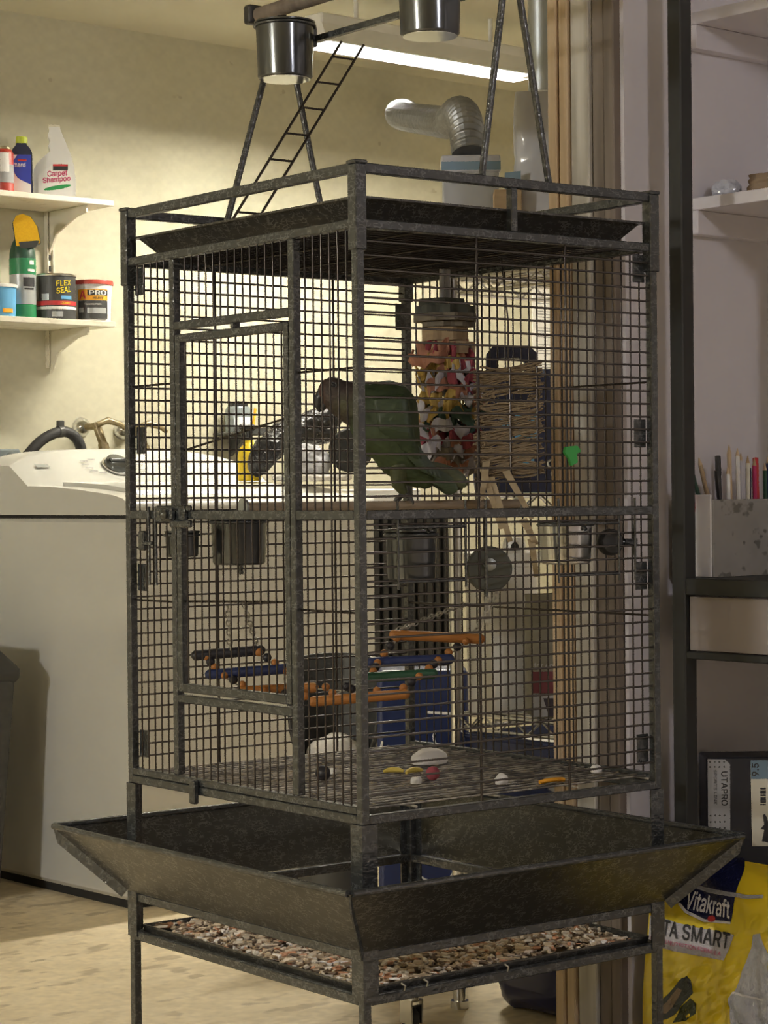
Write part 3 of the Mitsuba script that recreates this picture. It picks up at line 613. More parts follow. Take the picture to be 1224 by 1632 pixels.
# patch tub
o = np.array([1.218, 2.478, Z2])
pt = thing('patch_tub', 'white plastic tub with red lid and orange label on the lower wall shelf', 'tub')
put(pt + '__body', lathe([(0, 0), (.044, 0), (.045, .003), (.0485, .090), (.0505, .094), (.0505, .098), (0, .098)], 40, o), 'white_plastic', 40)
put(pt + '__lid', lathe([(0, .103), (.050, .104), (.052, .107), (.0535, .103), (.0535, .096), (.051, .096), (.051, .099), (0, .099)], 40, o), 'red_plastic', 40)
put(pt + '__orange_label', arcband(o, .0486, TH - .85, TH + .85, Z2 + .055, Z2 + .083), 'orange_ink')
put(pt + '__black_label', arcband(o, .0480, TH - .85, TH + .85, Z2 + .008, Z2 + .054), 'charcoal_plastic')
put(pt + '__trowel_picture', cat(arcband(o, .0486, TH - .3, TH + .75, Z2 + .022, Z2 + .036), arcband(o, .0486, TH - .8, TH - .5, Z2 + .024, Z2 + .036)), 'silver_label')
put(pt + '__red_triangle', text_cyl('A', .020, o, .0492, TH - .55, Z2 + .059, bold=True), 'red_ink')
put(pt + '__name_panel', arcband(o, .0489, TH - .28, TH + .85, Z2 + .067, Z2 + .081), 'ink')
put(pt + '__lettering', text_cyl('PRO', .0115, o, .0494, TH + .28, Z2 + .0685, bold=True, width=.046), 'white_paper')
put(pt + '__small_print', cat(text_cyl('SELECT', .0055, o, .0492, TH + .28, Z2 + .058, bold=True), ), 'ink')
put(pt + '__caption', text_cyl('Concrete Patch', .0045, o, .0486, TH + .0, Z2 + .043), 'white_paper')
o = np.array([.945, 2.478, Z2])
bt = thing('blue_tub', 'light blue tub with blue lid at the left end of the lower wall shelf', 'tub')
put(bt + '__body', lathe([(0, 0), (.038, 0), (.041, .075), (.041, .078), (0, .078)], 32, o), 'light_blue', 40)
put(bt + '__lid', lathe([(0, .083), (.043, .083), (.045, .081), (.045, .075), (.042, .075), (0, .079)], 32, o), 'white_plastic', 40)
put(bt + '__handle', bx(.0, .044, -.004, .004, .076, .081, .001).apply_transform(frame4(o, RV, VV, (0, 0, 1))), 'light_blue')
put(bt + '__mark', arcband(o, .0405, TH + .2, TH + .9, Z2 + .012, Z2 + .022), 'orange_ink')

# ---------------------------------------------------------------- rubbish bin
bn = thing('rubbish_bin', 'dark grey plastic rubbish bin standing at the left beside the washing machine', 'bin')
def frustum(a, za, b, zb, r):
    s = m3.Manifold.sphere(r, 14); L = []
    for (q, z) in ((a, za), (b, zb)):
        L += [s.translate([x, y, z]) for x in (q[0] + r, q[1] - r) for y in (q[2] + r, q[3] - r)]
    return tm(m3.Manifold.batch_hull(L))
put(bn + '__body', frustum((.43, .725, 2.12, 2.40), .03, (.40, .748, 2.085, 2.43), .50, .03), 'bin_plastic', 30)
put(bn + '__lid', frustum((.392, .757, 2.078, 2.438), .520, (.43, .72, 2.12, 2.40), .570, .024), 'charcoal_plastic', 30)
put(bn + '__flap', rbox(.50, .70, 2.105, 2.36, .575, .604, .012), 'bin_plastic', 30)
put(bn + '__sticker', bx(.62, .668, 2.0895, 2.0915, .44, .50).apply_translation([0, 0.0, 0]), 'white_paper')

# ---------------------------------------------------------------- wire rack behind the cage and what stands on it
rk = thing('wire_rack', 'chrome wire shelving rack behind the bird cage', 'rack')
RX0, RX1, RY0, RY1 = .760, 1.58, .345, .630
for x in (RX0, RX1):
    for y in (RY0, RY1):
        p = num(rk + '__post')
        put(p, cat(rodm((x, y, .012), (x, y, 1.303), .0115, 16), rodm((x, y, 0), (x, y, .014), .016, 16)), 'chrome', 40)
def shelf(zt):
    ms = []
    for z in (zt, zt - .025):
        for y in (RY0, RY1): ms.append(rodm((RX0, y, z), (RX1, y, z), .003, 8))
        for x in (RX0, RX1): ms.append(rodm((x, RY0, z), (x, RY1, z), .003, 8))
    for x in (RX0, RX1):
        n = 8; ys = np.linspace(RY0, RY1, n + 1)
        for i in range(n): ms.append(rodm((x, ys[i], zt - .025 * (i % 2)), (x, ys[i + 1], zt - .025 * ((i + 1) % 2)), .0018, 6))
    n = 24; xs = np.linspace(RX0, RX1, n + 1)
    for y in (RY0, RY1):
        for i in range(n): ms.append(rodm((xs[i], y, zt - .025 * (i % 2)), (xs[i + 1], y, zt - .025 * ((i + 1) % 2)), .0018, 6))
    for x in np.arange(RX0 + .02, RX1, .026): ms.append(rodm((x, RY0, zt - .001), (x, RY1, zt - .001), .0016, 6))
    for y in np.linspace(RY0, RY1, 4)[1:3]: ms.append(rodm((RX0, y, zt - .005), (RX1, y, zt - .005), .0025, 6))
    part(rk, 'shelf', cat(ms), 'chrome', 40)
for z in (.245, .527, .919, 1.302): shelf(z)
CR, CV = np.array([.755, -.656, 0]), np.array([-.656, -.755, 0])       # right of / towards the viewer, level
def cface(o): return frame4(np.asarray(o, float), CR, (0, 0, 1), CV)
# white bucket with lid
bk = thing('white_bucket', 'white plastic bucket with lid on the second shelf of the wire rack', 'bucket')
o = np.array([.842, .597, .5285])
put(bk + '__body', lathe([(0, 0), (.060, 0), (.062, .003), (.066, .26), (.068, .262), (.068, .275), (0, .275)], 48, o), 'white_plastic', 40)
put(bk + '__lid', lathe([(0, .290), (.060, .289), (.0700, .285), (.0700, .272), (.0685, .272), (.0685, .2755), (0, .2755)], 48, o), 'white_plastic', 40)
put(bk + '__spout', cat(lathe([(0, .291), (.020, .2905), (.021, .300), (.017, .312), (0, .314)], 24, o + CR * .022 + CV * .02)), 'white_plastic', 40)
put(bk + '__spout_plug', extr([(-.007, .292), (.007, .292), (.007, .299), (0, .307), (-.007, .299)], .004, cface(o + CR * .022 + CV * .0405)), 'black_plastic')
put(bk + '__bail', tube([o + np.array([0, 0, .24]) + CV * .066 - CR * .03, o + np.array([0, 0, .22]) + CV * .069 - CR * .042, o + np.array([0, 0, .20]) + CV * .070 - CR * .035, o + np.array([0, 0, .235]) + CV * .070 - CR * .020], .0016, 6), 'steel')
fb = thing('feed_bag', 'grey printed feed bag with pink band beside the white bucket on the wire rack', 'bag')
o = np.array([.845, .460, .5285])
def sack(w_, d_, h_, bulge=.35, seed=0, amp=.006):
    def fn(s, t):
        a = s * 2 * math.pi; k = 1 - np.maximum(0, t - .72) ** 1.3 * 3.2; k = np.maximum(k, .06)
        e = np.sign(np.cos(a)) * np.abs(np.cos(a)) ** .6; f = np.sign(np.sin(a)) * np.abs(np.sin(a)) ** .7
        kb = np.minimum(1, (t / .05 + .75)); kb = np.minimum(kb, 1)
        return e * w_ / 2 * kb * (1 - .12 * np.maximum(0, t - .6)), f * d_ / 2 * k * kb, t * h_
    m = grid(fn, 40, 26); m.merge_vertices()
    c = np.array([[0, 0, 0.0]]); bot = m.vertices[np.abs(m.vertices[:, 2]) < 1e-6][:, :3]
    p = m.vertices; q = meshkit.fbm(p * 30 + seed, 3, seed)
    m.vertices = p + m.vertex_normals * ((q - .5) * 2 * amp)[:, None] * np.minimum(1, p[:, 2:3] / .02)
    return m
m = sack(.12, .09, .215, seed=3); m.apply_transform(frame4(o, CR, -CV, (0, 0, 1)))
put(fb + '__body', m, 'feed_print', 60)
f_ = o + CV * .0485
put(fb + '__pink_band', extr([(-.05, .045), (.05, .045), (.05, .082), (-.05, .082)], .001, cface(f_)), 'dull_pink')
put(fb + '__white_panel', extr([(-.05, .004), (.05, .004), (.05, .044), (-.05, .044)], .0008, cface(f_)), 'clear_bag')
put(fb + '__dark_panel', extr([(-.02, .004), (.05, -.004 + .008), (.05, .036), (-.03, .036)], .001, cface(f_ + CV * .0005)), 'dull_purple')
put(fb + '__lettering', cat(text_plane('for energy', .009, f_ + CR * -.046 + [0, 0, .088], CR, (0, 0, 1), bold=True)), 'clear_bag')
# navy jug on the third shelf
jg = thing('navy_jug', 'tall navy plastic jug with loop handle on the wire rack behind the seagrass mat', 'jug')
o = np.array([.873, .585, .9205])
jb = Polygon([(-.070, 0), (.078, 0), (.080, .06), (.078, .195), (.060, .207), (-.060, .207), (-.074, .19), (-.074, .03)]).buffer(.004)
loop = Polygon([(-.052, .19), (-.050, .252), (-.040, .264), (.022, .264), (.036, .252), (.038, .19)]).buffer(.003).difference(Polygon([(-.033, .203), (-.032, .236), (-.026, .243), (.006, .243), (.014, .236), (.014, .214), (.004, .203)]).buffer(.002))
put(jg + '__body', extr(jb, .065, cface(o - CV * .065)), 'navy_plastic', 30)
put(jg + '__handle', extr(loop, .026, cface(o - CV * .045)), 'navy_plastic', 30)
put(jg + '__cap', lathe([(0, .200), (.016, .200), (.016, .224), (0, .226)], 24, o + CR * .056 - CV * .03), 'navy_plastic', 40)
put(jg + '__label', cat(extr([(-.03, .10), (.035, .10), (.035, .145), (-.03, .145)], .0008, cface(o)), extr([(.0, .045), (.03, .045), (.03, .085), (.0, .085)], .0008, cface(o))), 'light_blue')
put(jg + '__red_tag', extr([(-.060, .010), (-.048, .010), (-.048, .034), (-.060, .034)], .0008, cface(o)), 'red_ink')
for i, (dx, dz) in enumerate(((.062, .052), (.069, .034))):
    single('steel_ring', trimesh.creation.torus(.0075, .0022, 20, 8).apply_transform(align(o + CR * dx + CV * .0045 + [0, 0, dz], o + CR * dx + CV * .0055 + [0, 0, dz], 1) @ np.diag([1, 1, 1000, 1]) if False else frame4(o + CR * dx + CV * .003 + [0, 0, dz], CR, (0, 0, 1), CV)), 'chrome', ('upper', 'lower')[i] + ' small steel ring at the right edge of the navy jug', 'ring', group='steel rings on the navy jug', smooth=60)
# top of the rack: boxes, bag, foil duct
gb = thing('grey_box', 'grey storage box with blue stripe on the top shelf of the wire rack', 'box')
o = np.array([.790, .612, 1.3035])
put(gb + '__body', bx(-.050, .050, -.0, .06, 0, .218, .002).apply_transform(frame4(o, CR, -CV, (0, 0, 1))), 'grey_box')
put(gb + '__lid', bx(-.053, .053, -.003, .063, .190, .222, .003).apply_transform(frame4(o, CR, -CV, (0, 0, 1))), 'clear_bag')
put(gb + '__stripe', extr([(-.053, .195), (.053, .195), (.053, .210), (-.053, .210)], .0006, cface(o + CV * .003)), 'slate_blue')
bb = single('brown_box', bx(-.024, .024, 0, .045, 0, .150, .001).apply_transform(frame4((.788, .516, 1.3035), CR, -CV, (0, 0, 1))), 'cardboard', 'small brown box between the grey storage box and the grey bag', 'box')
bgm = sack(.095, .075, .33, seed=9, amp=.008); bgm.apply_transform(frame4((.876, .522, 1.3035), CR, -CV, (0, 0, 1)))
gbag = single('grey_plastic_bag', bgm, 'clear_bag', 'tall grey plastic bag on the top shelf of the wire rack beside the stud', 'plastic bag', smooth=60)
single('blue_card', extr([(-.014, 0), (.014, 0), (.014, .033), (-.014, .030)], .002, cface((.802, .518, 1.4537))), 'slate_blue', 'small blue card standing on the brown box beside the grey plastic bag', 'card')
def duct(path, r, pitch, amp):
    p = spline(path, 1500); L = np.r_[0, np.cumsum(np.linalg.norm(np.diff(p, axis=0), axis=1))]
    return tube(p, r + amp * np.sin(L * 2 * math.pi / pitch), 20)
fd = single('foil_duct', duct([(2.37, 2.575, 2.031), (2.0, 2.15, 1.945), (1.544, 1.648, 1.816), (1.205, 1.147, 1.700), (.98, .86, 1.645), (.85, .69, 1.600), (.813, .640, 1.530)], .030, .016, .0034), 'duct_foil', 'crinkled foil dryer duct running from the back wall to the top of the rack', 'duct')
vd = thing('metal_duct', 'galvanized metal duct coming down from the ceiling beside the stud', 'duct')
put(vd + '__pipe', lathe([(.026, 1.645), (.0275, 1.645), (.0275, 2.16), (.026, 2.16)], 32, (.941, .578, 0)), 'galvanized', 40)
put(vd + '__bottom_rim', lathe([(.0255, 1.638), (.031, 1.638), (.031, 1.648), (.0255, 1.648)], 32, (.941, .578, 0)), 'white_plastic', 40)
# blue crate on the low shelf
cr = thing('blue_crate', 'blue plastic crate with oval holes on the low shelf of the wire rack', 'crate')
wall_ = sbox(.352, .246, .622, .488)
for r_, zc in enumerate((.455, .418, .375, .33)):
    for yc in np.arange(.385 + .02 * (r_ % 2), .61, .052):
        wall_ = wall_.difference(Polygon([(yc + .019 * math.cos(a), zc + .0105 * math.sin(a)) for a in np.linspace(0, 6.28, 21)[:-1]]))
put(cr + '__panel', extr(wall_, .004, YZ(.772)), 'blue_crate')
put(num(cr + '__panel'), bx(.776, 1.10, .352, .356, .246, .488), 'blue_crate'); put(num(cr + '__panel'), bx(.776, 1.10, .618, .622, .246, .488), 'blue_crate')
put(num(cr + '__panel'), extr(wall_, .004, YZ(1.10)), 'blue_crate')
put(cr + '__base', bx(.776, 1.10, .356, .618, .246, .252), 'blue_crate')
put(cr + '__rim', cat(*[rodm(a, b, .005, 10) for a, b in (((.772, .35, .488), (.772, .624, .488)), ((1.104, .35, .488), (1.104, .624, .488)), ((.772, .35, .488), (1.104, .35, .488)), ((.772, .624, .488), (1.104, .624, .488)))]), 'blue_crate', 40)
single('crate_laundry', bx(.779, 1.06, .36, .612, .253, .474, .01), 'cloth_white', 'white laundry packed in the blue plastic crate', 'laundry')
single('navy_sack', flat(crumple(rbox(.80, 1.45, .375, .605, .0, .20, .05).subdivide().subdivide(), .012, 9, 3), .001), 'navy_print', 'dark navy sack on the floor under the wire rack', 'sack', smooth=60)
single('added_dark_mat', bx(.26, .66, -.50, .27, 0, .0015), 'rubber', 'added unseen black mat that darkens the floor under the right side of the cage', 'mat')  # added, out of view: darkens the floor reflected in the seed guard
# navy tote, logo box, hamper and the added dark gap block on the floor
tt = thing('navy_tote', 'tall navy tote with white rope handles on the floor behind the cage', 'tote bag')
o = np.array([.930, .900, 0]); 
tb = sack(.185, .13, .60, seed=21, amp=.004); 
put(tt + '__body', rbox(-.095, .080, -.055, .055, .002, .585, .012).apply_transform(frame4(o, CR, -CV, (0, 0, 1))), 'blue_crate', 30)
for (dx, z0, s) in ((.045, .44, .03), (.01, .20, .04), (-.055, .42, .03)):
    q = o + CV * .0575
    part(tt, 'rope', tube(spline([q + CR * (dx - s) + [0, 0, z0 + .03], q + CR * (dx - s * .5) + [0, 0, z0 - .012], q + CR * (dx + s * .4) + [0, 0, z0 - .02], q + CR * (dx + s) + [0, 0, z0 + .02]], 14), .0024, 6), 'white_plastic', 60)
part(tt, 'band', extr([(.0, .502), (.075, .497), (.075, .502), (.0, .507)], .001, cface(o + CV * .056)), 'white_paper')
lb_ = thing('logo_box', 'small white box with blue oval mark on the floor behind the cage', 'box')
o = np.array([1.190, 1.270, 0])
put(lb_ + '__body', bx(-.045, .035, -.04, .04, .001, .170, .001).apply_transform(frame4(o, CR, -CV, (0, 0, 1))), 'white_paper')
put(lb_ + '__oval', extr([(-.010 + .018 * math.cos(a), .118 + .027 * math.sin(a)) for a in np.linspace(0, 6.28, 25)[:-1]], .0008, cface(o + CV * .04)), 'blue_label')
put(lb_ + '__wedge', extr([(.005, .168), (.034, .168), (.034, .135), (.016, .15)], .0008, cface(o + CV * .04)), 'cardboard')
hp = thing('laundry_hamper', 'charcoal laundry hamper with scooped front standing before the washing machine', 'hamper')
o = np.array([.945, 1.195, 0])
def hamp(s, t):
    a = s * 2 * math.pi
    top = .485 + .105 * np.tanh(2.2 * np.sin(a) + .3)
    z = .004 + (top - .004) * t; k = .80 + .2 * z / .59
    return .092 * k * np.cos(a), .088 * k * np.sin(a), z
hm = grid(hamp, 65, 16, thick=.003)
put(hp + '__body', hm.apply_transform(frame4(o, CR, -CV, (0, 0, 1))), 'charcoal_plastic', 40)
ang = np.linspace(0, 2 * math.pi, 66)
put(hp + '__rim', tube([o + CR * .093 * math.cos(a) - CV * .089 * math.sin(a) + np.array([0, 0, .485 + .105 * math.tanh(2.2 * math.sin(a) + .3)]) for a in ang], .0045, 8, False), 'black_plastic', 60)
put(hp + '__base', lathe([(0, .003), (.070, .003), (.070, .008), (0, .008)], 32, o), 'charcoal_plastic')
single('white_cloth', crumple(trimesh.creation.icosphere(4).apply_scale([.062, .06, .055]).apply_translation(o + [0.0, 0.0, .385] + CV * .008), .010, 18, 31), 'cloth_white', 'white cloth bundled in the charcoal laundry hamper', 'cloth', smooth=60)
dt = thing('dark_gap_block', 'added black slatted block standing for the dark shade of the gap beside the washing machine', 'storage tower')  # added block: shade of the gap put into a black colour
put(dt + '__body', bx(1.70, 1.98, 1.97, 2.40, 0, .895, .004), 'black_satin')
for i in range(9):
    part(dt, 'slat', bx(1.712 + i * .030, 1.730 + i * .030, 1.958, 1.972, .02, .88, .002), 'black_plastic')
single('white_sheet_stack', bx(1.72, 1.93, 2.02, 2.33, .8955, .935, .004), 'cloth_white', 'pale folded sheets on top of the added black slatted block', 'sheets')
# paper pinned on the back wall
pp = thing('wall_poster', 'white printed sheet with red head pinned on the back wall above the navy jug', 'poster')
put(pp + '__sheet', bx(2.92, 3.10, 2.5965, 2.5985, 1.20, 1.62), 'white_paper')
put(pp + '__red_head', bx(2.985, 3.06, 2.5955, 2.5966, 1.575, 1.615), 'red_ink')
for i in range(6): part(pp, 'text_block', cat(*[bx(2.94 + .005 * (j % 2), 3.06 - .012 * ((j * 7 + i) % 4), 2.5957, 2.5966, 1.25 + i * .052 + j * .009, 1.253 + i * .052 + j * .009) for j in range(4)]), 'grey_print')

# ---------------------------------------------------------------- right side: boards, black steel frame, planter, boxes, bag of bird food
for zt, lb in ((1.708, 'topmost white board on the side wall at the upper right'), (1.403, 'second white board on the side wall, with a brown paper bag on it')):
    b = thing('side_board', lb, 'shelf')
    put(b + '__board', bx(.852, 1.20, -1.6, .157, zt - .020, zt, .001), 'nook_paint')
    put(b + '__cleat', bx(.852, 1.20, .136, .158, zt - .060, zt - .0205, .001), 'nook_paint')
o = np.array([.985, .07, 1.4035])
pb = sack(.10, .07, .10, seed=41, amp=.01); pb.apply_transform(frame4((.93, .03, 1.4035), (.2, -.98, 0), (.98, .2, 0), (0, 0, 1)))
pb.vertices[:, 2] = 1.4035 + (pb.vertices[:, 2] - 1.4035) * .34
single('brown_paper_bag', pb, 'brown_paper', 'crumpled brown paper bag on the second board at the right', 'paper bag', smooth=60)
single('clear_wrap', flat(crumple(trimesh.creation.icosphere(3).apply_scale([.028, .028, .018]).apply_translation([.905, .118, 1.416]), .010, 40, 5), 1.4035), 'clear_bag', 'small scrap of clear plastic wrap at the end of the second board', 'plastic wrap')
single('tan_plank', bx(.93, .95, -.085, -.05, .7855, 1.40, .002), 'pine', 'narrow tan plank standing at the right edge behind the planter', 'plank')
sf = thing('steel_frame_shelf', 'black steel frame shelving unit at the right edge holding the planter', 'shelving unit')
FX, FY = .747, .081
put(sf + '__post', bx(FX - .014, FX + .014, FY - .014, FY + .014, 0, CZ - .01, .002), 'black_satin')
put(num(sf + '__post'), bx(FX - .014, FX + .014, FY - .70, FY - .672, 0, CZ - .01, .002), 'black_satin')
put(sf + '__rail', bx(FX - .013, FX + .013, FY - .672, FY - .014, .756, .783, .0015), 'black_satin')
put(num(sf + '__rail'), bx(FX - .013, FX + .0, FY - .672, FY - .014, .655, .667, .0015), 'black_satin')
put(sf + '__shelf_plate', bx(FX + .013, 1.19, FY - .69, FY + .012, .771, .782), 'black_satin')
put(num(sf + '__shelf_plate'), bx(FX + .002, 1.19, FY - .69, FY + .012, .655, .663), 'black_satin')
put(num(sf + '__shelf_plate'), bx(FX - .002, 1.19, FY - .69, FY + .012, .240, .250), 'black_satin')
put(sf + '__drawer_front', bx(FX - .006, FX + .006, FY - .66, FY - .016, .668, .754, .001), 'drawer_beige')
pl = thing('concrete_planter', 'square grey concrete planter with lit left side painted white holding pencils at the right edge', 'planter')
ox, oy = .797, .062
put(pl + '__body', cat(bx(ox, ox + .25, oy, oy + .010, .7825, .907, .002), bx(ox, ox + .010, oy, oy + .085, .7825, .907, .002), bx(ox + .24, ox + .25, oy, oy + .085, .7825, .907, .002), bx(ox, ox + .25, oy + .075, oy + .085, .7825, .907, .002), bx(ox, ox + .25, oy, oy + .085, .7825, .80)), 'planter_concrete')
put(pl + '__lit_side_card', bx(ox - .004, ox - .0005, oy + .002, oy + .085, .7825, .915, .001), 'planter_lit_side')  # white sheet paints the light falling on the planter's left face
pens = [(-.020, .020, .078, 'red_plastic', 'dark red pen leaning far left', .035), (.000, .024, .112, 'dark_green_plastic', 'dark green pencil leaning left', .045), (.014, .020, .105, 'cardboard', 'brown pencil leaning left', .035),
        (.028, .018, .094, 'black_plastic', 'black marker with silver ring', .010), (.038, .030, .118, 'black_satin', 'tall black marker', .004), (.040, .014, .090, 'white_paper', 'short white printed pencil', 0), (.055, .022, .125, 'pine', 'tall bare wood pencil', .002),
        (.067, .016, .120, 'cloth_white', 'tall white printed pencil', 0), (.080, .020, .112, 'crepe_white', 'pale pink printed pencil', 0), (.091, .016, .108, 'white_paint', 'cream printed pencil', -.002), (.102, .024, .098, 'navy_plastic', 'thin navy pen', -.002),
        (.112, .018, .104, 'pink_ink', 'maroon pencil', 0), (.124, .022, .115, 'red_ink', 'bright red pen', .004), (.137, .016, .096, 'green_wood', 'short green pencil', 0), (.150, .020, .108, 'blue_wood', 'dark blue pencil', 0)]
for i, (dx, dy, hh, mt, nm, lean) in enumerate(pens):
    b0 = np.array([ox + .035 + dx + lean * .5, oy + .016 + dy, .8005]); b1 = np.array([ox + .035 + dx - lean, oy + .018 + dy, .858 + hh])
    isp = 'pencil' in nm
    pk = thing('pencil' if isp else 'pen', nm + ' in the concrete planter', 'pencil' if isp else 'pen', 'pens and pencils in the planter')
    r_ = .0036 if isp else .0042
    put(pk + '__barrel', rodm(b0, b1, r_, 8), mt, 40)
    d_ = (b1 - b0) / np.linalg.norm(b1 - b0)
    if isp: put(pk + '__tip', lathe([(0, 0), (.0036, 0), (.0008, .012), (0, .013)], 8, b1, axis=d_), 'pine')
    else: put(pk + '__cap', lathe([(0, -.03), (.0048, -.03), (.0048, .002), (0, .003)], 10, b1, axis=d_), 'black_plastic' if 'black' in nm else mt, 40)
# shoe box
o = np.array([.797, .085, .2505]); 
sh = thing('shoe_box', 'dark navy shoe box with size label standing on end behind the yellow bag', 'box')
SB = frame4(o, CR, -CV, (0, 0, 1))
put(sh + '__body', bx(0, .175, -.02, .062, 0, .243, .002).apply_transform(SB), 'shoe_box_card')
put(sh + '__lid', bx(.118, .178, -.023, .064, 0.0, .246, .002).apply_transform(SB), 'shoe_box_lid')
fo = o + CV * .0205
put(sh + '__grey_panel', extr(Polygon([(.002, .03), (.037, .022), (.038, .232), (.030, .240), (.002, .241)]), .0008, cface(fo)), 'grey_print')
put(sh + '__dots', cat(*[extr([(x + .0016 * math.cos(a), z + .0016 * math.sin(a)) for a in np.linspace(0, 6.28, 7)[:-1]], .0004, cface(fo + CV * .0007)) for x in np.arange(.006, .034, .0075) for z in list(np.arange(.06, .160, .010)) + list(np.arange(.228, .239, .008))]), 'charcoal_plastic')
put(sh + '__lettering', text_plane('UTAPRO', .0095, fo + CR * .024 + [0, 0, .222] + CV * .0008, (0, 0, -1), CR, bold=True, width=.055), 'ink')
put(sh + '__caption', text_plane('SPORTS LINE', .0045, fo + CR * .012 + [0, 0, .224] + CV * .0008, (0, 0, -1), CR, width=.055), 'ink')
put(sh + '__size_label', extr([(.072, .100), (.1065, .100), (.104, .238), (.071, .238)], .0008, cface(fo)), 'white_paint')
put(sh + '__size_field', extr([(.0715, .208), (.1045, .208), (.104, .238), (.071, .238)], .0006, cface(fo + CV * .0008)), 'slate_blue')
put(sh + '__size_number', text_plane('9.5', .0105, fo + CR * .0835 + [0, 0, .2115] + CV * .0012, (0, 0, 1), -CR, bold=True), 'ink')
put(sh + '__barcode', cat(*[extr([(.086, .166 + i * .0036), (.095, .166 + i * .0036), (.095, .168 + i * .0036 + .0008 * (i % 3)), (.086, .168 + i * .0036 + .0008 * (i % 3))], .0005, cface(fo + CV * .0008)) for i in range(8)]), 'ink')
put(sh + '__shoe_picture', extr([(.088, .108), (.099, .106), (.100, .125), (.097, .145), (.093, .152), (.090, .150), (.092, .135), (.086, .128), (.092, .126)], .0005, cface(fo + CV * .0008)), 'ink')
# bag of bird food
vb = thing('bird_food_bag', 'yellow glossy bag of bird food with navy badge standing at the lower right', 'bag')
BH, BW = .346, .290
def bagf(s, t):
    s = np.asarray(s, float); t = np.asarray(t, float)
    bul = .034 * np.maximum(0, np.sin(math.pi * np.clip(s, 0, 1))) ** .55 * np.clip(1.05 - t ** 2.2, 0, 1) + .002
    wr = (meshkit.fbm(np.stack([s * 7 + 3 * t, t * 5 - 2 * s, s * 0 + 2], -1), 3, 4) - .5) * .012 * np.clip(1.3 - t, .3, 1) + .004 * np.sin(9 * s + 14 * t + 4 * np.sin(6 * t)) + .012 * np.clip(1.25 - 1.5 * t, 0, 1) * np.abs(meshkit.fbm(np.stack([s * 11 + 2 * t, t * 13 - 5 * s, s * 0 + 7], -1), 3, 14) - .5) * 2.4
    X_ = .697 + .020 * s + .010 * t - bul - wr * np.clip(np.sin(math.pi * np.clip(s, 0, 1)) * 2, 0, 1)
    return X_, .122 - BW * s + .006 * np.sin(5 * t) - .01 * (1 - t) * (s - .5), t * BH + .006 * np.sin(3 * s + .5) * t
def bagb(s, t): 
    X_, Y_, Z_ = bagf(s, t); x0_ = .697 + .020 * s + .010 * t
    return np.minimum(2 * x0_ - X_, .730), Y_, Z_
fr_ = grid(lambda s, t: bagf(s, t), 90, 110); bk_ = grid(lambda s, t: bagb(s, t), 90, 110); bk_.invert()
put(vb + '__body', cat(fr_, bk_), 'yellow_bag', True)
def bpatch(poly, off=.0012):
    """flat print laid on the front of the bag; poly in (s,t)"""
    g_ = Polygon(poly); 
    m = trimesh.creation.extrude_polygon(g_, .0001, engine='earcut')
    m = m.subdivide_to_size(.03)
    return drape(m.vertices[:, 0], m.vertices[:, 1], m.faces, off)
def drape(s, t, F, off):
    a = np.stack(bagf(s, t), -1); e1 = np.stack(bagf(s + .01, t), -1) - a; e2 = np.stack(bagf(s, t + .01), -1) - a
    n_ = np.cross(e2, e1); n_ /= np.linalg.norm(n_, axis=1, keepdims=True)
    n_ *= np.where(n_[:, :1] > 0, -1, 1)
    return trimesh.Trimesh(a + n_ * off, F, process=False)
def btext(txt, s0, t0, s1, t1, h, off=.0024, bold=True):
    m = meshkit.text_mesh(txt, 1.0, .02, bold).subdivide()
    x = (m.vertices[:, 0] - m.bounds[0][0]) / (m.bounds[1][0] - m.bounds[0][0]); y = m.vertices[:, 1]
    return drape(s0 + (s1 - s0) * x, t0 + (t1 - t0) * x + h * y, m.faces, off + m.vertices[:, 2].max() * 0 )
def S_(x, y): return .0966 + .9034 * (.373 + .470 * (x - 1120) / 100 + .056 * (y - 1500) / 100 - .048 * ((x - 1120) / 100) ** 2)
def T_(x, y): return .635 + .053 * (x - 1120) / 100 - .269 * (y - 1500) / 100
pp_ = lambda L: [(S_(x, y), T_(x, y)) for x, y in L]
put(vb + '__navy_top', bpatch(pp_([(1060, 1368), (1185, 1370), (1168, 1440), (1160, 1472), (1120, 1468), (1092, 1452), (1081, 1438), (1083, 1425)])), 'navy_print')
put(vb + '__badge_outline', bpatch(pp_([(1081, 1440), (1092, 1454), (1120, 1470), (1160, 1474), (1160, 1470), (1121, 1465.5), (1094, 1450), (1084, 1438)]), .0016), 'white_paper')
put(vb + '__brand_lettering', btext('Vitakraft', S_(1092, 1447), T_(1092, 1447), S_(1159, 1464), T_(1159, 1464), .075), 'white_paper')
put(vb + '__heart', bpatch(pp_([(1131 + 6 * math.cos(a), 1465 + 5.5 * math.sin(a)) for a in np.linspace(0, 6.28, 15)[:-1]]), .0022), 'red_ink')
put(vb + '__tear_strip', bpatch(pp_([(1106, 1411), (1130, 1416), (1190, 1428), (1215, 1429), (1215, 1434), (1190, 1434), (1128, 1424), (1106, 1417)]), .0020), 'grey_print')
put(vb + '__white_label', bpatch(pp_([(1036, 1458), (1060, 1462), (1110, 1478), (1168, 1491), (1153, 1531), (1100, 1522), (1060, 1511), (1034, 1504)])), 'crepe_white')
put(vb + '__lettering', btext('VITA SMART', S_(1040, 1484), T_(1040, 1484), S_(1159, 1513), T_(1159, 1513), .066), 'ink')
put(vb + '__caption', btext('EXPERTS NUTRITION FORMULA', S_(1040, 1497), T_(1040, 1497), S_(1147, 1524), T_(1147, 1524), .017, bold=False), 'pink_ink')
put(vb + '__window', bpatch(pp_([(1199, 1490), (1212, 1488), (1224, 1520), (1224, 1700), (1164, 1700), (1164, 1590), (1176, 1572), (1196, 1512)])), 'clear_bag')
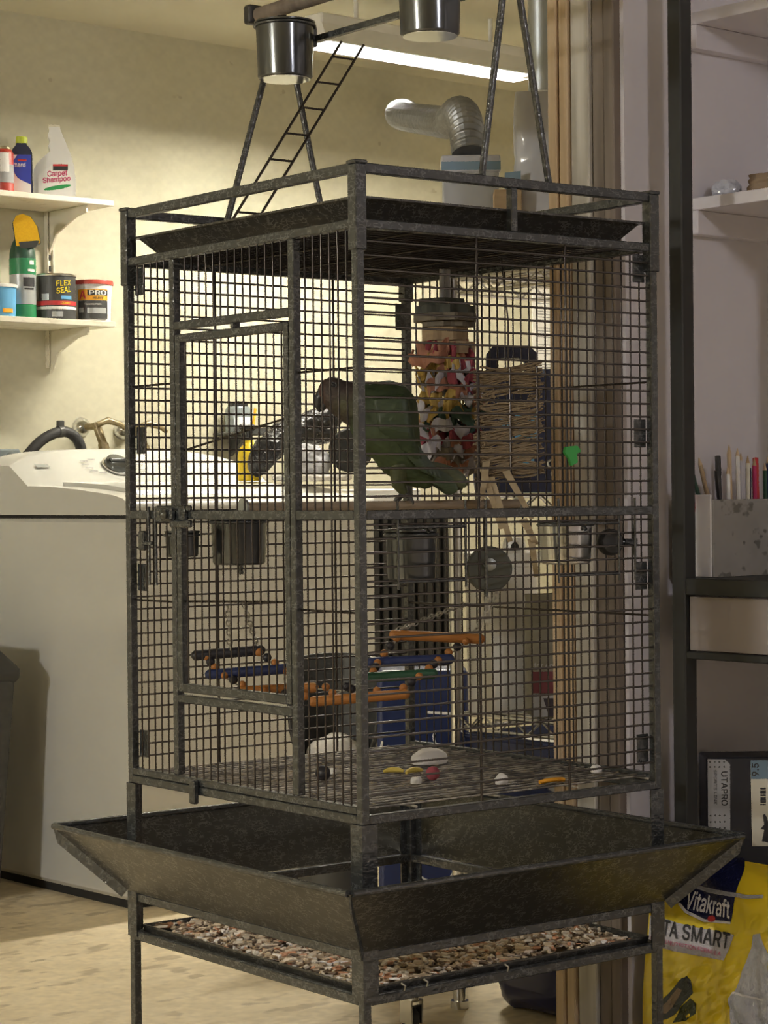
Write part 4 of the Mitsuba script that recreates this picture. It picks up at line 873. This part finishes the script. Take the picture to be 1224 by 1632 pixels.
put(vb + '__bird_picture', bpatch(pp_([(1046, 1622), (1050, 1606), (1062, 1590), (1076, 1572), (1086, 1560), (1095, 1557), (1102, 1562), (1104, 1572), (1102, 1584), (1092, 1596), (1084, 1606), (1074, 1618), (1062, 1626), (1050, 1630)])), 'toy_dark')
put(vb + '__bird_wing', bpatch(pp_([(1050, 1616), (1066, 1594), (1080, 1576), (1086, 1580), (1078, 1598), (1062, 1618)]), .0018), 'brown_paper')
put(vb + '__bird_beak', bpatch(pp_([(1097, 1564), (1104, 1568), (1100, 1573)]), .0020), 'ink')
put(vb + '__leaf_print', bpatch(pp_([(1082, 1610), (1098, 1592), (1108, 1600), (1106, 1616), (1090, 1628), (1070, 1632)])), 'feather_olive')
put(vb + '__window_outline', bpatch(pp_([(1164, 1590), (1170, 1578), (1212, 1592), (1212, 1595), (1170, 1582)]), .0018), 'white_paper')

# ---------------------------------------------------------------- food pots
def pot(name, label, u, v, z0, r, h, bsdf='dark_steel', group=None, taper=.93, holder=None, rim=True):
    k = thing(name, label, 'bowl', group)
    prof = [(0, 0), (r * taper * .93, 0), (r * taper, .004), (r * .985, h - .004), (r * 1.0, h), (r * 1.035, h + .0005), (r * 1.035, h - .002), (r * .985, h - .0035), (r * .965, h - .002), (r * taper * .95, .004), (0, .003)]
    put(k + '__body', cm(lathe(prof, 48, (u, v, z0))), bsdf, 40)
    if rim: put(k + '__ring', cm(trimesh.creation.torus(r * 1.03, .0022, 48, 8).apply_translation([u, v, z0 + h - .006])), 'hammertone', 60)
    return k
pk1 = pot('food_pot', 'black steel food pot at the far left end of the play stand', .246, .510, 1.583, .0470, .090)
pk2 = pot('food_pot', 'black steel food pot on the play stand, cut by the top edge', .256, .155, 1.592, .0470, .090)
for k_, v in ((pk1, .510), (pk2, .155)):
    part(k_, 'base_ring', cm(lathe([(0, 0), (.026, 0), (.040, .0008), (.040, -.0006), (0, -.0006)], 32, (.246 if v > .3 else .256, v, 1.5828 if v > .3 else 1.5918))), 'steel')
    part(k_, 'clip', cm(bx(.296, .304, v - .008, v + .008, 1.640, 1.672, .001)), 'hammertone')
kp = pot('food_pot', 'black steel food pot hung inside the cage at the left behind the door', .165, .535, .812, .0450, .073)
part(kp, 'hook', cm(cat(rodm((.165, .578, .880), (.165, .599, .880), .003), rodm((.185, .56, .795), (.185, .56, .815), .004))), 'hammertone')
ks = pot('food_pot', 'small dark food pot behind the left stile of the cage door', .075, .560, .826, .027, .040)
part(ks, 'hook', cm(rodm((.075, .585, .862), (.075, .599, .862), .003)), 'hammertone')
kn = pot('food_pot', 'dark food pot hung on the near right side of the cage beside the front post', .130, .052, .800, .036, .070)
kc_ = pot('food_pot', 'shiny steel food pot hung in the cage before the pine trim', .425, .056, .815, .040, .064, 'steel')
for k_, u in ((kn, .130), (kc_, .425)):
    part(k_, 'hook', cm(cat(rodm((u, .012, .866), (u, .006 + .012, .872), .003), rodm((u - .062, .003, .79), (u - .062, .003, .912), .0018), rodm((u + .058, .003, .79), (u + .058, .003, .912), .0018), rodm((u - .062, .003, .80), (u + .058, .003, .80), .0018), rodm((u - .062, .003, .875), (u + .058, .003, .875), .0022))), 'hammertone', 40)
md = thing('mineral_disc', 'round grey green mineral disc with chrome chain inside the cage', 'disc')
put(md + '__body', cm(lathe([(0, -.006), (.030, -.006), (.033, -.003), (.033, .003), (.030, .006), (0, .006)], 40, (.262, .040, .812), axis=(-.55, -.83, 0))), 'toy_dark', 40)
put(md + '__nut', cm(lathe([(0, 0), (.009, 0), (.009, .006), (.004, .009), (0, .009)], 20, (.262 - .003, .040 - .005, .819), axis=(-.55, -.83, 0))), 'galvanized', 40)
ml = []
for i in range(5):
    t_ = trimesh.creation.torus(.005, .0011, 16, 6).apply_transform(frame4((.248, .028, .775 - i * .0085), *( [(1, 0, 0), (0, 0, 1.5), (0, -1, 0)] if i % 2 else [(0, 1, 0), (0, 0, 1.5), (1, 0, 0)])))
    ml.append(t_)
put(md + '__chain', cm(cat(ml)), 'chrome', 60)
put(md + '__rod', cm(rodm((.225, .003, .775), (.225, .003, .912), .0022)), 'hammertone')
cl = thing('clamp', 'small black screw clamp on the cage beside the right corner post', 'clamp')
put(cl + '__knob', cm(lathe([(0, -.010), (.018, -.010), (.020, -.004), (.020, .004), (.016, .010), (0, .011)], 24, (.487, .026, .846), axis=(-.3, -.95, 0))), 'black_plastic', 40)
put(cl + '__bracket', cm(cat(bx(.505, .530, .012, .017, .840, .851), bx(.523, .527, .012, .017, .826, .872), rodm((.49, .026, .846), (.510, .014, .846), .003), rodm((.516, .003, .79), (.516, .003, .912), .0019))), 'hammertone')
gcp = thing('green_clip', 'bright green plastic clip on the bars of the near right cage side', 'clip')
put(gcp + '__body', cm(cat(extr(Polygon([(-.012, .010), (.008, .012), (.014, .006), (.006, .002), (.008, -.010), (-.002, -.014), (-.006, -.004), (-.014, .004)]).buffer(.0015), .005, frame4((.389, .004, .975), (1, 0, 0), (0, 0, 1), (0, -1, 0))))), 'leaf_clip', 30)
wp = thing('wooden_perch', 'straight wooden perch across the middle of the cage under the parrot', 'perch')
put(wp + '__dowel', cm(rodm((.016, .300, .9035), (B - .017, .300, .9035), .0072, 14)), 'perch_wood', 40)
for u in (.0135, B - .0185): part(wp, 'end_washer', cm(lathe([(0, 0), (.013, 0), (.013, .004), (0, .004)], 20, (u, .300, .9035), axis=(1, 0, 0))), 'galvanized')

# ---------------------------------------------------------------- parrot
bird = thing('parrot', 'dark green parrot with greyish brown head perched in the cage, facing left', 'parrot')
BO = cw(.322, .300, .9107); BS = .00096
def bp(px, py, y=0.0): 
    q = BO + CR * (px - 650) * BS - CV * y; return np.array([q[0], q[1], BO[2] + (797 - py) * BS])
def bs(px, py, r, y=0.0): return (*bp(px, py, y), r * BS)
ch = [bs(529, 621, 23), bs(541, 630, 28), bs(560, 640, 33), bs(590, 650, 42), bs(618, 653, 49), bs(622, 690, 47), bs(634, 722, 38), bs(650, 744, 29), bs(676, 760, 19), bs(604, 688, 42)]
ed = [(0, 1), (1, 2), (2, 3), (3, 4), (4, 5, 9), (3, 9), (5, 6), (6, 7), (7, 8)]
body = blob(ch, ed, .0035, 10)
body.vertices = body.vertices + body.vertex_normals * ((meshkit.fbm(body.vertices * np.array([160, 160, 420]), 2, 3) - .5) * .0032)[:, None]
loc = (body.vertices - BO) @ np.array([CR, [0, 0, 1.0]]).T / BS
bxp, byp = 650 + loc[:, 0], 797 - loc[:, 1]
nz = meshkit.fbm(body.vertices * 60, 3, 1)[:, None]; nz2 = meshkit.noise(body.vertices * 260, 2)[:, None]
green = np.array([.022, .034, .012]) * (.7 + .6 * nz); head = np.array([.042, .030, .024]) * (.7 + .6 * nz)
cheek = np.array([.048, .050, .020]); face_ = np.array([.055, .026, .022])
def sm(x, a, b): t = np.clip((x - a) / (b - a), 0, 1); return (t * t * (3 - 2 * t))[:, None]
col = head * (1 - sm(bxp + .25 * byp, 712, 735)) + green * sm(bxp + .25 * byp, 712, 735)
ck = np.clip(1 - np.hypot(bxp - 548, byp - 645) / 22, 0, 1)[:, None]; col = col * (1 - ck) + cheek * ck
fc = sm(-bxp, -522, -512); col = col * (1 - fc) + face_ * fc
grn2 = sm(byp, 660, 720); col = col * (1 - grn2 * .4) + np.array([.038, .055, .014]) * grn2 * .4
col = col * (.75 + .5 * nz2)
scene['mat_plumage'] = {'type': 'twosided', 'bsdf': {'type': 'principled', 'base_color': {'type': 'mesh_attribute', 'name': 'vertex_color'}, 'roughness': .65, 'specular': .4, 'sheen': .3}}
put(bird + '__body', body, 'plumage', True, color=np.clip(col, .003, 1))
def feather(p0, p1, w0, w1, y, thick, bow=0):
    """a long feather as a flat tapered blade"""
    n = 14; V = []; 
    for i in range(n):
        f = i / (n - 1); x = p0[0] + (p1[0] - p0[0]) * f; z = p0[1] + (p1[1] - p0[1]) * f + bow * math.sin(math.pi * f)
        d = np.array([p1[0] - p0[0], p1[1] - p0[1]]); d = d / np.linalg.norm(d); nn = np.array([-d[1], d[0]])
        ww = (w0 + (w1 - w0) * f) * (1 - max(0, f - .8) ** 2 * 18)
        for s, yy in ((-1, 0), (0, thick), (1, 0), (0, -thick)):
            V.append(bp(x + nn[0] * ww * s, z + nn[1] * ww * s, y + yy))
    F = []
    for i in range(n - 1):
        for j in range(4):
            a, b = i * 4 + j, i * 4 + (j + 1) % 4; F += [[a, b, b + 4], [a, b + 4, a + 4]]
    F += [[0, 1, 2], [0, 2, 3], [(n - 1) * 4, (n - 1) * 4 + 2, (n - 1) * 4 + 1], [(n - 1) * 4, (n - 1) * 4 + 3, (n - 1) * 4 + 2]]
    m = trimesh.Trimesh(np.array(V), np.array(F)); trimesh.repair.fix_normals(m); return m
M('feather_green', lambda p, n, uv: mix((.012, .024, .009), (.026, .042, .014), noise(p.x * 200, p.y * 200, p.z * 500)), .5)
M('feather_olive', lambda p, n, uv: mix((.030, .040, .013), (.055, .058, .020), noise(p.x * 200, p.y * 200, p.z * 400)), .5)
for s in (-1, 1):
    wg = num(bird + '__wing')
    wb_ = blob([(*bp(604, 640, s * .036), .010), (*bp(640, 640, s * .038), .012), (*bp(648, 690, s * .040), .011), (*bp(664, 730, s * .028), .007), (*bp(612, 680, s * .041), .009)], [(0, 1, 4), (1, 2, 4), (2, 3, 4)], .004, 8)
    wb_.vertices = wb_.vertices + wb_.vertex_normals * ((meshkit.fbm(wb_.vertices * np.array([120, 120, 340]), 2, 8) - .5) * .0035)[:, None]
    put(wg, wb_, 'feather_green', True)
    for q in range(4): part(wg, 'flight_feather', feather((634 + q * 6, 700 + q * 2), (690 + q * 7 - 10, 758 + q * 3 - 4), 9, 5, s * (.034 - q * .004), .0014), 'feather_green', 40)
    lg = num(bird + '__leg')
    put(lg, blob([(*bp(636, 742, s * .016), .017), (*bp(634, 770, s * .017), .0105), (*bp(643, 786, s * .016), .0055)], [(0, 1), (1, 2)], .003, 6), 'feather_olive', True)
    for dx, ln in ((-1, 14), (-1, 9), (1, 12)):
        yo = s * .016 + (.004 if ln == 9 else -.003)
        part(lg, 'toe', tube(spline([bp(643, 786, s * .016), bp(643 + dx * ln * .55, 790.5, yo), bp(643 + dx * ln, 796, yo), bp(643 + dx * (ln + 2), 804, yo)], 10), [.0040, .0038, .0036, .0034, .0032, .0030, .0027, .0022, .0016, .0008], 8), 'charcoal_plastic', 60)
for q, (yo, e) in enumerate(((0, (746, 771)), (-.006, (742, 774)), (.006, (738, 777)), (-.010, (728, 782)), (.010, (722, 785)))):
    part(bird, 'tail_feather', feather((655, 752 + q), e, 16 - q, 12, yo, .0018, -10), 'feather_olive' if q < 3 else 'feather_green', 40)
bk_ = num(bird + '__beak')
bch = [bs(516, 623, 11.5), bs(509, 632, 9), bs(506, 642, 6), bs(508.5, 652, 2.2)]
put(bk_, blob(bch, [(0, 1), (1, 2), (2, 3)], .0018, 6), 'black_plastic', True)
put(num(bird + '__beak'), blob([bs(518, 641, 7), bs(513, 648, 4.5)], [(0, 1)], .0018, 4), 'black_plastic', True)
for s in (-1, 1):
    e_ = num(bird + '__eye')
    c = bp(532, 612, s * .0205)
    put(e_, trimesh.creation.icosphere(2, .0038).apply_translation(c), 'ink', True)
    put(e_ + '__ring', trimesh.creation.torus(.0042, .0011, 20, 8).apply_transform(frame4(c + (-CV) * s * .0012, CR, (0, 0, 1), -CV)), 'charcoal_plastic', True)

# ---------------------------------------------------------------- shredding toy, seagrass mat, bridge
ty_ = thing('shredding_toy', 'hanging bird toy of stacked cardboard and coloured crepe paper in the cage', 'bird toy')
TU, TV = .482, .402; tc = np.array([TU, TV])
put(ty_ + '__hanger', cm(cat(rodm((TU - .006, TV, 1.23), (TU - .006, TV, 1.284), .0045), rodm((TU + .006, TV, 1.23), (TU + .006, TV, 1.284), .0045), rodm((TU, TV, .955), (TU, TV, 1.235), .004))), 'clear_bag', 40)
rr = np.random.default_rng(5)
def cog(r, n, seed, sx=1.0):
    g_ = np.random.default_rng(seed); a = np.linspace(0, 2 * math.pi, n * 6 + 1)[:-1]
    k = 1 + .07 * np.sign(np.sin(a * n)) * (np.abs(np.sin(a * n)) > .2) + g_.normal(0, .015, len(a))
    return Polygon([(r * k[i] * math.cos(a[i]) * sx, r * k[i] * math.sin(a[i])) for i in range(len(a))])
for (z, h, r, n, mt, du) in ((1.224, .011, .036, 5, 'toy_dark', -.008), (1.211, .013, .046, 8, 'toy_dark', .0), (1.199, .012, .050, 9, 'toy_card', .0), (1.190, .008, .040, 7, 'toy_card', .004), (1.168, .021, .035, 6, 'cardboard', .0), (1.146, .020, .044, 7, 'cardboard', .002), (1.098, .014, .036, 6, 'toy_card', 0), (1.020, .012, .034, 6, 'toy_card', 0)):  # upper discs in darker card colours: backlit shade put into the colour
    part(ty_, 'card_disc', cm(extr(cog(r, n, int(z * 1000)), h, frame4((TU + du, TV, z), (1, 0, 0), (0, 1, 0), (0, 0, 1)))), mt)
def ribbon(a0, a1, z0, r, h, seed):
    g_ = np.random.default_rng(seed); ph = g_.uniform(0, 6, 4)
    def fn(s, t):
        a = a0 + (a1 - a0) * s; k = r + .006 * np.sin(11 * s + ph[0]) + .004 * np.sin(23 * s + ph[1]) + (t - .5) * .010 * np.sin(9 * s + ph[2])
        return TU + k * np.cos(a), TV + k * np.sin(a), z0 + h * (t - .5) + .007 * np.sin(8 * s + ph[3]) + .004 * np.sin(19 * s + ph[1])
    return cm(grid(fn, 26, 4, thick=.0014))
toyc = [(1.150, ['crepe_orange', 'crepe_red', 'crepe_orange', 'toy_card']), (1.135, ['crepe_orange', 'crepe_yellow', 'crepe_red', 'crepe_orange']), (1.120, ['crepe_yellow', 'crepe_orange', 'crepe_white', 'crepe_red']), (1.105, ['crepe_yellow', 'crepe_white', 'crepe_red', 'crepe_white']),
        (1.090, ['crepe_white', 'crepe_orange', 'crepe_red', 'crepe_white']), (1.072, ['crepe_yellow', 'crepe_yellow', 'crepe_white', 'crepe_orange']), (1.056, ['crepe_white', 'crepe_yellow', 'crepe_green', 'crepe_green']), (1.040, ['crepe_yellow', 'crepe_green', 'crepe_green', 'crepe_white']),
        (1.026, ['crepe_orange', 'crepe_white', 'crepe_green', 'crepe_orange']), (1.010, ['crepe_red', 'crepe_red', 'crepe_red', 'crepe_white']), (.995, ['crepe_white', 'crepe_white', 'crepe_orange', 'crepe_white']), (.980, ['crepe_white', 'toy_card', 'crepe_white', 'crepe_white']), (.966, ['crepe_white', 'crepe_orange', 'crepe_white', 'toy_card'])]
th_ = math.atan2(-.79, -.61)
for i, (z, cs) in enumerate(toyc):
    for j, mt in enumerate(cs):
        a0 = th_ - 1.6 + j * .85 + rr.uniform(-.15, .15)
        part(ty_, 'paper_strip', ribbon(a0, a0 + rr.uniform(1.1, 1.7), z, .036 + rr.uniform(0, .021), .020, i * 10 + j), mt)
    part(ty_, 'paper_strip', ribbon(th_ + 1.9, th_ + 4.3, z, .038, .019, 500 + i), cs[i % 4])
mt_ = thing('seagrass_mat', 'woven seagrass foraging mat with husk strips hanging in the cage behind the near bars', 'bird toy')
mo = cw(.462, .224, 1.030)
fib = []
for i in range(150):
    z = -.083 + .168 * (i % 75) / 75 + rr.normal(0, .0015)
    if -.012 < z + .0 < -.0 and False: continue
    x0_, x1_ = -.050 + rr.uniform(-.006, .006), .048 + rr.uniform(-.006, .008)
    if .030 < z < .046: 
        if i % 2: x0_, x1_ = -.050, -.022
        else: x0_, x1_ = .030, .048
    if -.036 < z < -.024: 
        if i % 2: x0_, x1_ = -.050, -.034
    s = rr.uniform(-.022, .022) + .010; pth = [mo + CR * (x0_ + (x1_ - x0_) * f) - CV * rr.uniform(-.004, .004) + np.array([0, 0, z + s * (f - .5) + rr.normal(0, .0016)]) for f in np.linspace(0, 1, 6)]
    fib.append(tube(spline(pth, 10), rr.uniform(.0009, .0019), 5))
put(mt_ + '__fibres', cat(fib), 'seagrass', 60); labels[mt_ + '__fibres'] = {'kind': 'stuff', 'label': 'brown seagrass fibres'}
for x in (-.047, .002, .044): part(mt_, 'cord', rodm(mo + CR * x + CV * .004 + [0, 0, -.09], mo + CR * x + CV * .004 + [0, 0, .085], .0016, 8), 'black_wire')
part(mt_, 'hanging_cord', tube([mo + CR * .0 + [0, 0, .085], mo + CR * .0 + [0, 0, .16], mo - CR * .01 + [0, 0, .255]], .0013, 6), 'black_wire')
def strip(p0, p1, w_, bow, seed):
    p0, p1 = np.array(p0, float), np.array(p1, float)
    def fn(s, t):
        c = [p0[i] + (p1[i] - p0[i]) * s for i in range(3)]
        ww = w_ * (1 - .35 * s) * (t - .5); b_ = bow * np.sin(math.pi * s) + .002 * np.sin(14 * s + seed)
        return c[0] + CR[0] * ww + CV[0] * b_, c[1] + CR[1] * ww + CV[1] * b_, c[2] + .25 * ww
    return grid(fn, 16, 4, thick=.002)
q = mo + CV * .008
for i, (a, b, w_) in enumerate((((-.042, -.070), (-.014, -.165), .010), ((-.006, -.075), (.034, -.150), .011), ((-.030, -.085), (.000, -.185), .012), ((.020, -.150), (.040, -.190), .012), ((.032, -.180), (.040, -.240), .011), ((-.036, -.060), (-.044, -.120), .012))):
    part(mt_, 'husk_strip', strip(q + CR * a[0] + [0, 0, a[1]], q + CR * b[0] + [0, 0, b[1]], w_, .006, i), 'husk')
br = thing('hanging_bridge', 'sagging bird bridge of orange, blue, green and black dowels hanging low in the cage', 'bird toy')
dows = [((.114, .604 - .02, .668), (.204, .535, .674), 'black_wood'), ((.129, .567, .638), (.228, .491, .646), 'blue_wood'), ((.157, .520, .612), (.247, .451, .617), 'orange_wood'), ((.223, .418, .599), (.336, .332, .609), 'orange_wood'), ((.310, .402, .632), (.396, .336, .637), 'green_wood'), ((.344, .427, .653), (.442, .351, .657), 'blue_wood'), ((.397, .436, .694), (.507, .352, .686), 'orange_wood')]
for i, (a, b, mt) in enumerate(dows):
    d_ = part(br, 'dowel', cm(cat(rodm(a, b, .0082, 16), trimesh.creation.icosphere(2, .0082).apply_translation(a), trimesh.creation.icosphere(2, .0082).apply_translation(b))), mt, 40)
for i in range(6):
    for e_ in (0, 1):
        p, q2 = np.array(dows[i][e_]), np.array(dows[i + 1][e_])
        off = (np.array(dows[i][1 - e_]) - p); off = off / np.linalg.norm(off) * .012
        p, q2 = p + off, q2 + off
        up_ = np.array([0, 0, .004])
        for f, mt, r_ in ((.22, 'orange_wood', .0065), (.50, 'black_wood', .0072), (.78, 'orange_wood', .0062)):
            part(br, 'bead', cm(trimesh.creation.icosphere(2, r_).apply_translation(p + (q2 - p) * f + up_)), mt, True)
        part(br, 'link', cm(rodm(p, q2, .0012, 6)), 'chrome')
for a, b in (((.16, .556, .680), (.182, .594, .738)), ((.200, .540, .682), (.215, .5945, .742)), ((.405, .432, .703), (.552, .440, .738)), ((.500, .358, .695), (.552, .350, .770))):
    a, b = np.array(a), np.array(b); n_ = int(np.linalg.norm(b - a) / .0085)
    ms = []
    for i in range(n_ + 1):
        c = a + (b - a) * i / n_; d_ = (b - a) / np.linalg.norm(b - a); x_ = np.cross(d_, [0, 0, 1.0]); x_ /= np.linalg.norm(x_); y_ = np.cross(d_, x_)
        X_, Z_ = (x_, y_) if i % 2 else (y_, -x_)
        ms.append(trimesh.creation.torus(.0042, .0010, 14, 6).apply_transform(frame4(c, X_, d_ * 1.5, Z_)))
    part(br, 'chain', cm(cat(ms)), 'chrome', 60)

# ---------------------------------------------------------------- bits on the grate, bedding in the tray
GZ = .4953
def bit(name, mesh, mt, label, cat_, smooth=60): return single(name, cm(mesh), mt, label, cat_, smooth=smooth)
sd = trimesh.creation.icosphere(3).apply_scale([.033, .022, .019]); sd = flat(crumple(sd, .003, 60, 2), -.006).apply_translation([.393, .342, GZ + .006])
bit('bread_piece', sd, 'cloth_white', 'off-white piece of bread on the cage grate near the rear post', 'bread')
for (u, v, l_, a, nm) in ((.276, .285, .030, -.6, 'curved yellow peel on the cage grate, the left one'), (.298, .262, .040, .25, 'longer yellow peel on the cage grate, the right one')):
    p = spline([(u - l_ / 2 * math.cos(a), v - l_ / 2 * math.sin(a), GZ + .003), (u, v + .004, GZ + .005), (u + l_ / 2 * math.cos(a), v + l_ / 2 * math.sin(a), GZ + .003)], 12)
    bit('fruit_peel', tube(p, .0035 * np.sin(np.linspace(.4, 2.7, 12)) + .0008, 8), 'peel', nm, 'fruit peel')
bit('red_ball', trimesh.creation.icosphere(3, .0105).apply_translation([.268, .180, GZ + .0105]), 'crepe_red', 'small dark red wooden ball on the cage grate', 'ball')
bit('dark_ball', crumple(trimesh.creation.icosphere(3, .0115), .001, 80).apply_translation([.141, .282, GZ + .012]), 'black_wood', 'small dark ball on the cage grate behind the front bars', 'ball')
bit('carrot_strip', tube(spline([(.355, .040, GZ + .003), (.375, .038, GZ + .005), (.402, .040, GZ + .003)], 10), .0032, 8), 'orange_ink', 'thin orange carrot strip near the front edge of the cage grate', 'carrot')
for (u, v, s, nm) in ((.225, .165, .009, 'white crumb on the cage grate beside the dark red ball'), (.315, .080, .011, 'greyish white fluff near the front edge of the cage grate'), (.505, .080, .009, 'white crumb on the cage grate by the right corner'), (.200, .34, .007, 'white crumb on the cage grate near the middle')):
    bit('crumb', flat(crumple(trimesh.creation.icosphere(2, s), s * .35, 90, int(u * 100)), -s * .5).apply_translation([u, v, GZ + s * .5]), 'cloth_white', nm, 'crumb')
g_h = np.random.default_rng(23); V = []; F = []
for i in range(420):
    u, v = g_h.uniform(.02, B - .02), g_h.uniform(.03, A - .02)
    if g_h.uniform() > .35 + .65 * math.exp(-((u - .2) ** 2 + (v - .28) ** 2) / .03): continue
    e_ = np.array([g_h.uniform(.003, .007), g_h.uniform(.002, .004), .0012]); m_ = trimesh.creation.icosphere(1).vertices * e_ * .5
    a_ = g_h.uniform(0, 6.28); m_ = m_ @ trimesh.transformations.rotation_matrix(a_, [0, 0, 1])[:3, :3].T
    V.append(m_ + [u, round((v - .022) / .0192) * .0192 + .022, .4958]); F.append(trimesh.creation.icosphere(1).faces + 42 * len(F))
hk_ = num('seed_husks'); put(hk_, cm(trimesh.Trimesh(np.vstack(V), np.vstack(F), process=False)), 'husk', 30)
lab(hk_, 'pale seed husks scattered over the cage grate', 'seed husks', kind='stuff')
scene['mat_chips'] = {'type': 'twosided', 'bsdf': {'type': 'principled', 'base_color': {'type': 'mesh_attribute', 'name': 'vertex_color'}, 'roughness': .8}}
pal = np.array([[.58, .48, .34], [.46, .36, .24], [.26, .19, .12], [.68, .60, .48], [.76, .73, .68], [.50, .26, .15], [.14, .10, .07], [.56, .46, .34], [.62, .56, .46]])
g_ = np.random.default_rng(17); V = []; F = []; C = []; k = 0
base = trimesh.creation.box(extents=[1, 1, 1])
for i in range(5200):
    u, v = g_.uniform(.028, B - .028), g_.uniform(.028, A - .028)
    hh = .2385 + .010 * meshkit.noise(np.array([u * 16, v * 16, 1.0])) + g_.uniform(0, .006) + .010 * math.exp(-((u - .28) ** 2 + (v - .3) ** 2) / .04)
    e_ = np.array([g_.uniform(.004, .015), g_.uniform(.003, .008), g_.uniform(.0012, .004)])
    m = base.vertices * e_ * (1 + g_.uniform(-.35, .35, (8, 3)))
    ax = g_.normal(size=3); ax[2] += 1.2; ax /= np.linalg.norm(ax); an = g_.uniform(0, 6.28)
    Rm = trimesh.transformations.rotation_matrix(an, [0, 0, 1])[:3, :3] @ trimesh.transformations.rotation_matrix(g_.uniform(-.7, .7), [1, 0, 0])[:3, :3]
    V.append(m @ Rm.T + [u, v, hh]); F.append(base.faces + k); k += 8
    c = pal[g_.integers(len(pal))] * g_.uniform(.9, 1.35); C.append(np.repeat(c[None], 8, 0))
Vb = np.array([[.026, .026, .2352], [B - .026, .026, .2352], [B - .026, A - .026, .2352], [.026, A - .026, .2352]])
V.append(Vb); F.append(np.array([[0, 1, 2], [0, 2, 3]]) + k); C.append(np.repeat([[.10, .07, .045]], 4, 0))
wl = num('wood_bedding')
put(wl, cm(trimesh.Trimesh(np.vstack(V), np.vstack(F), process=False)), 'chips', False, color=np.vstack(C))
lab(wl, 'wood chip bedding spread in the tray under the cage', 'bedding', kind='stuff')
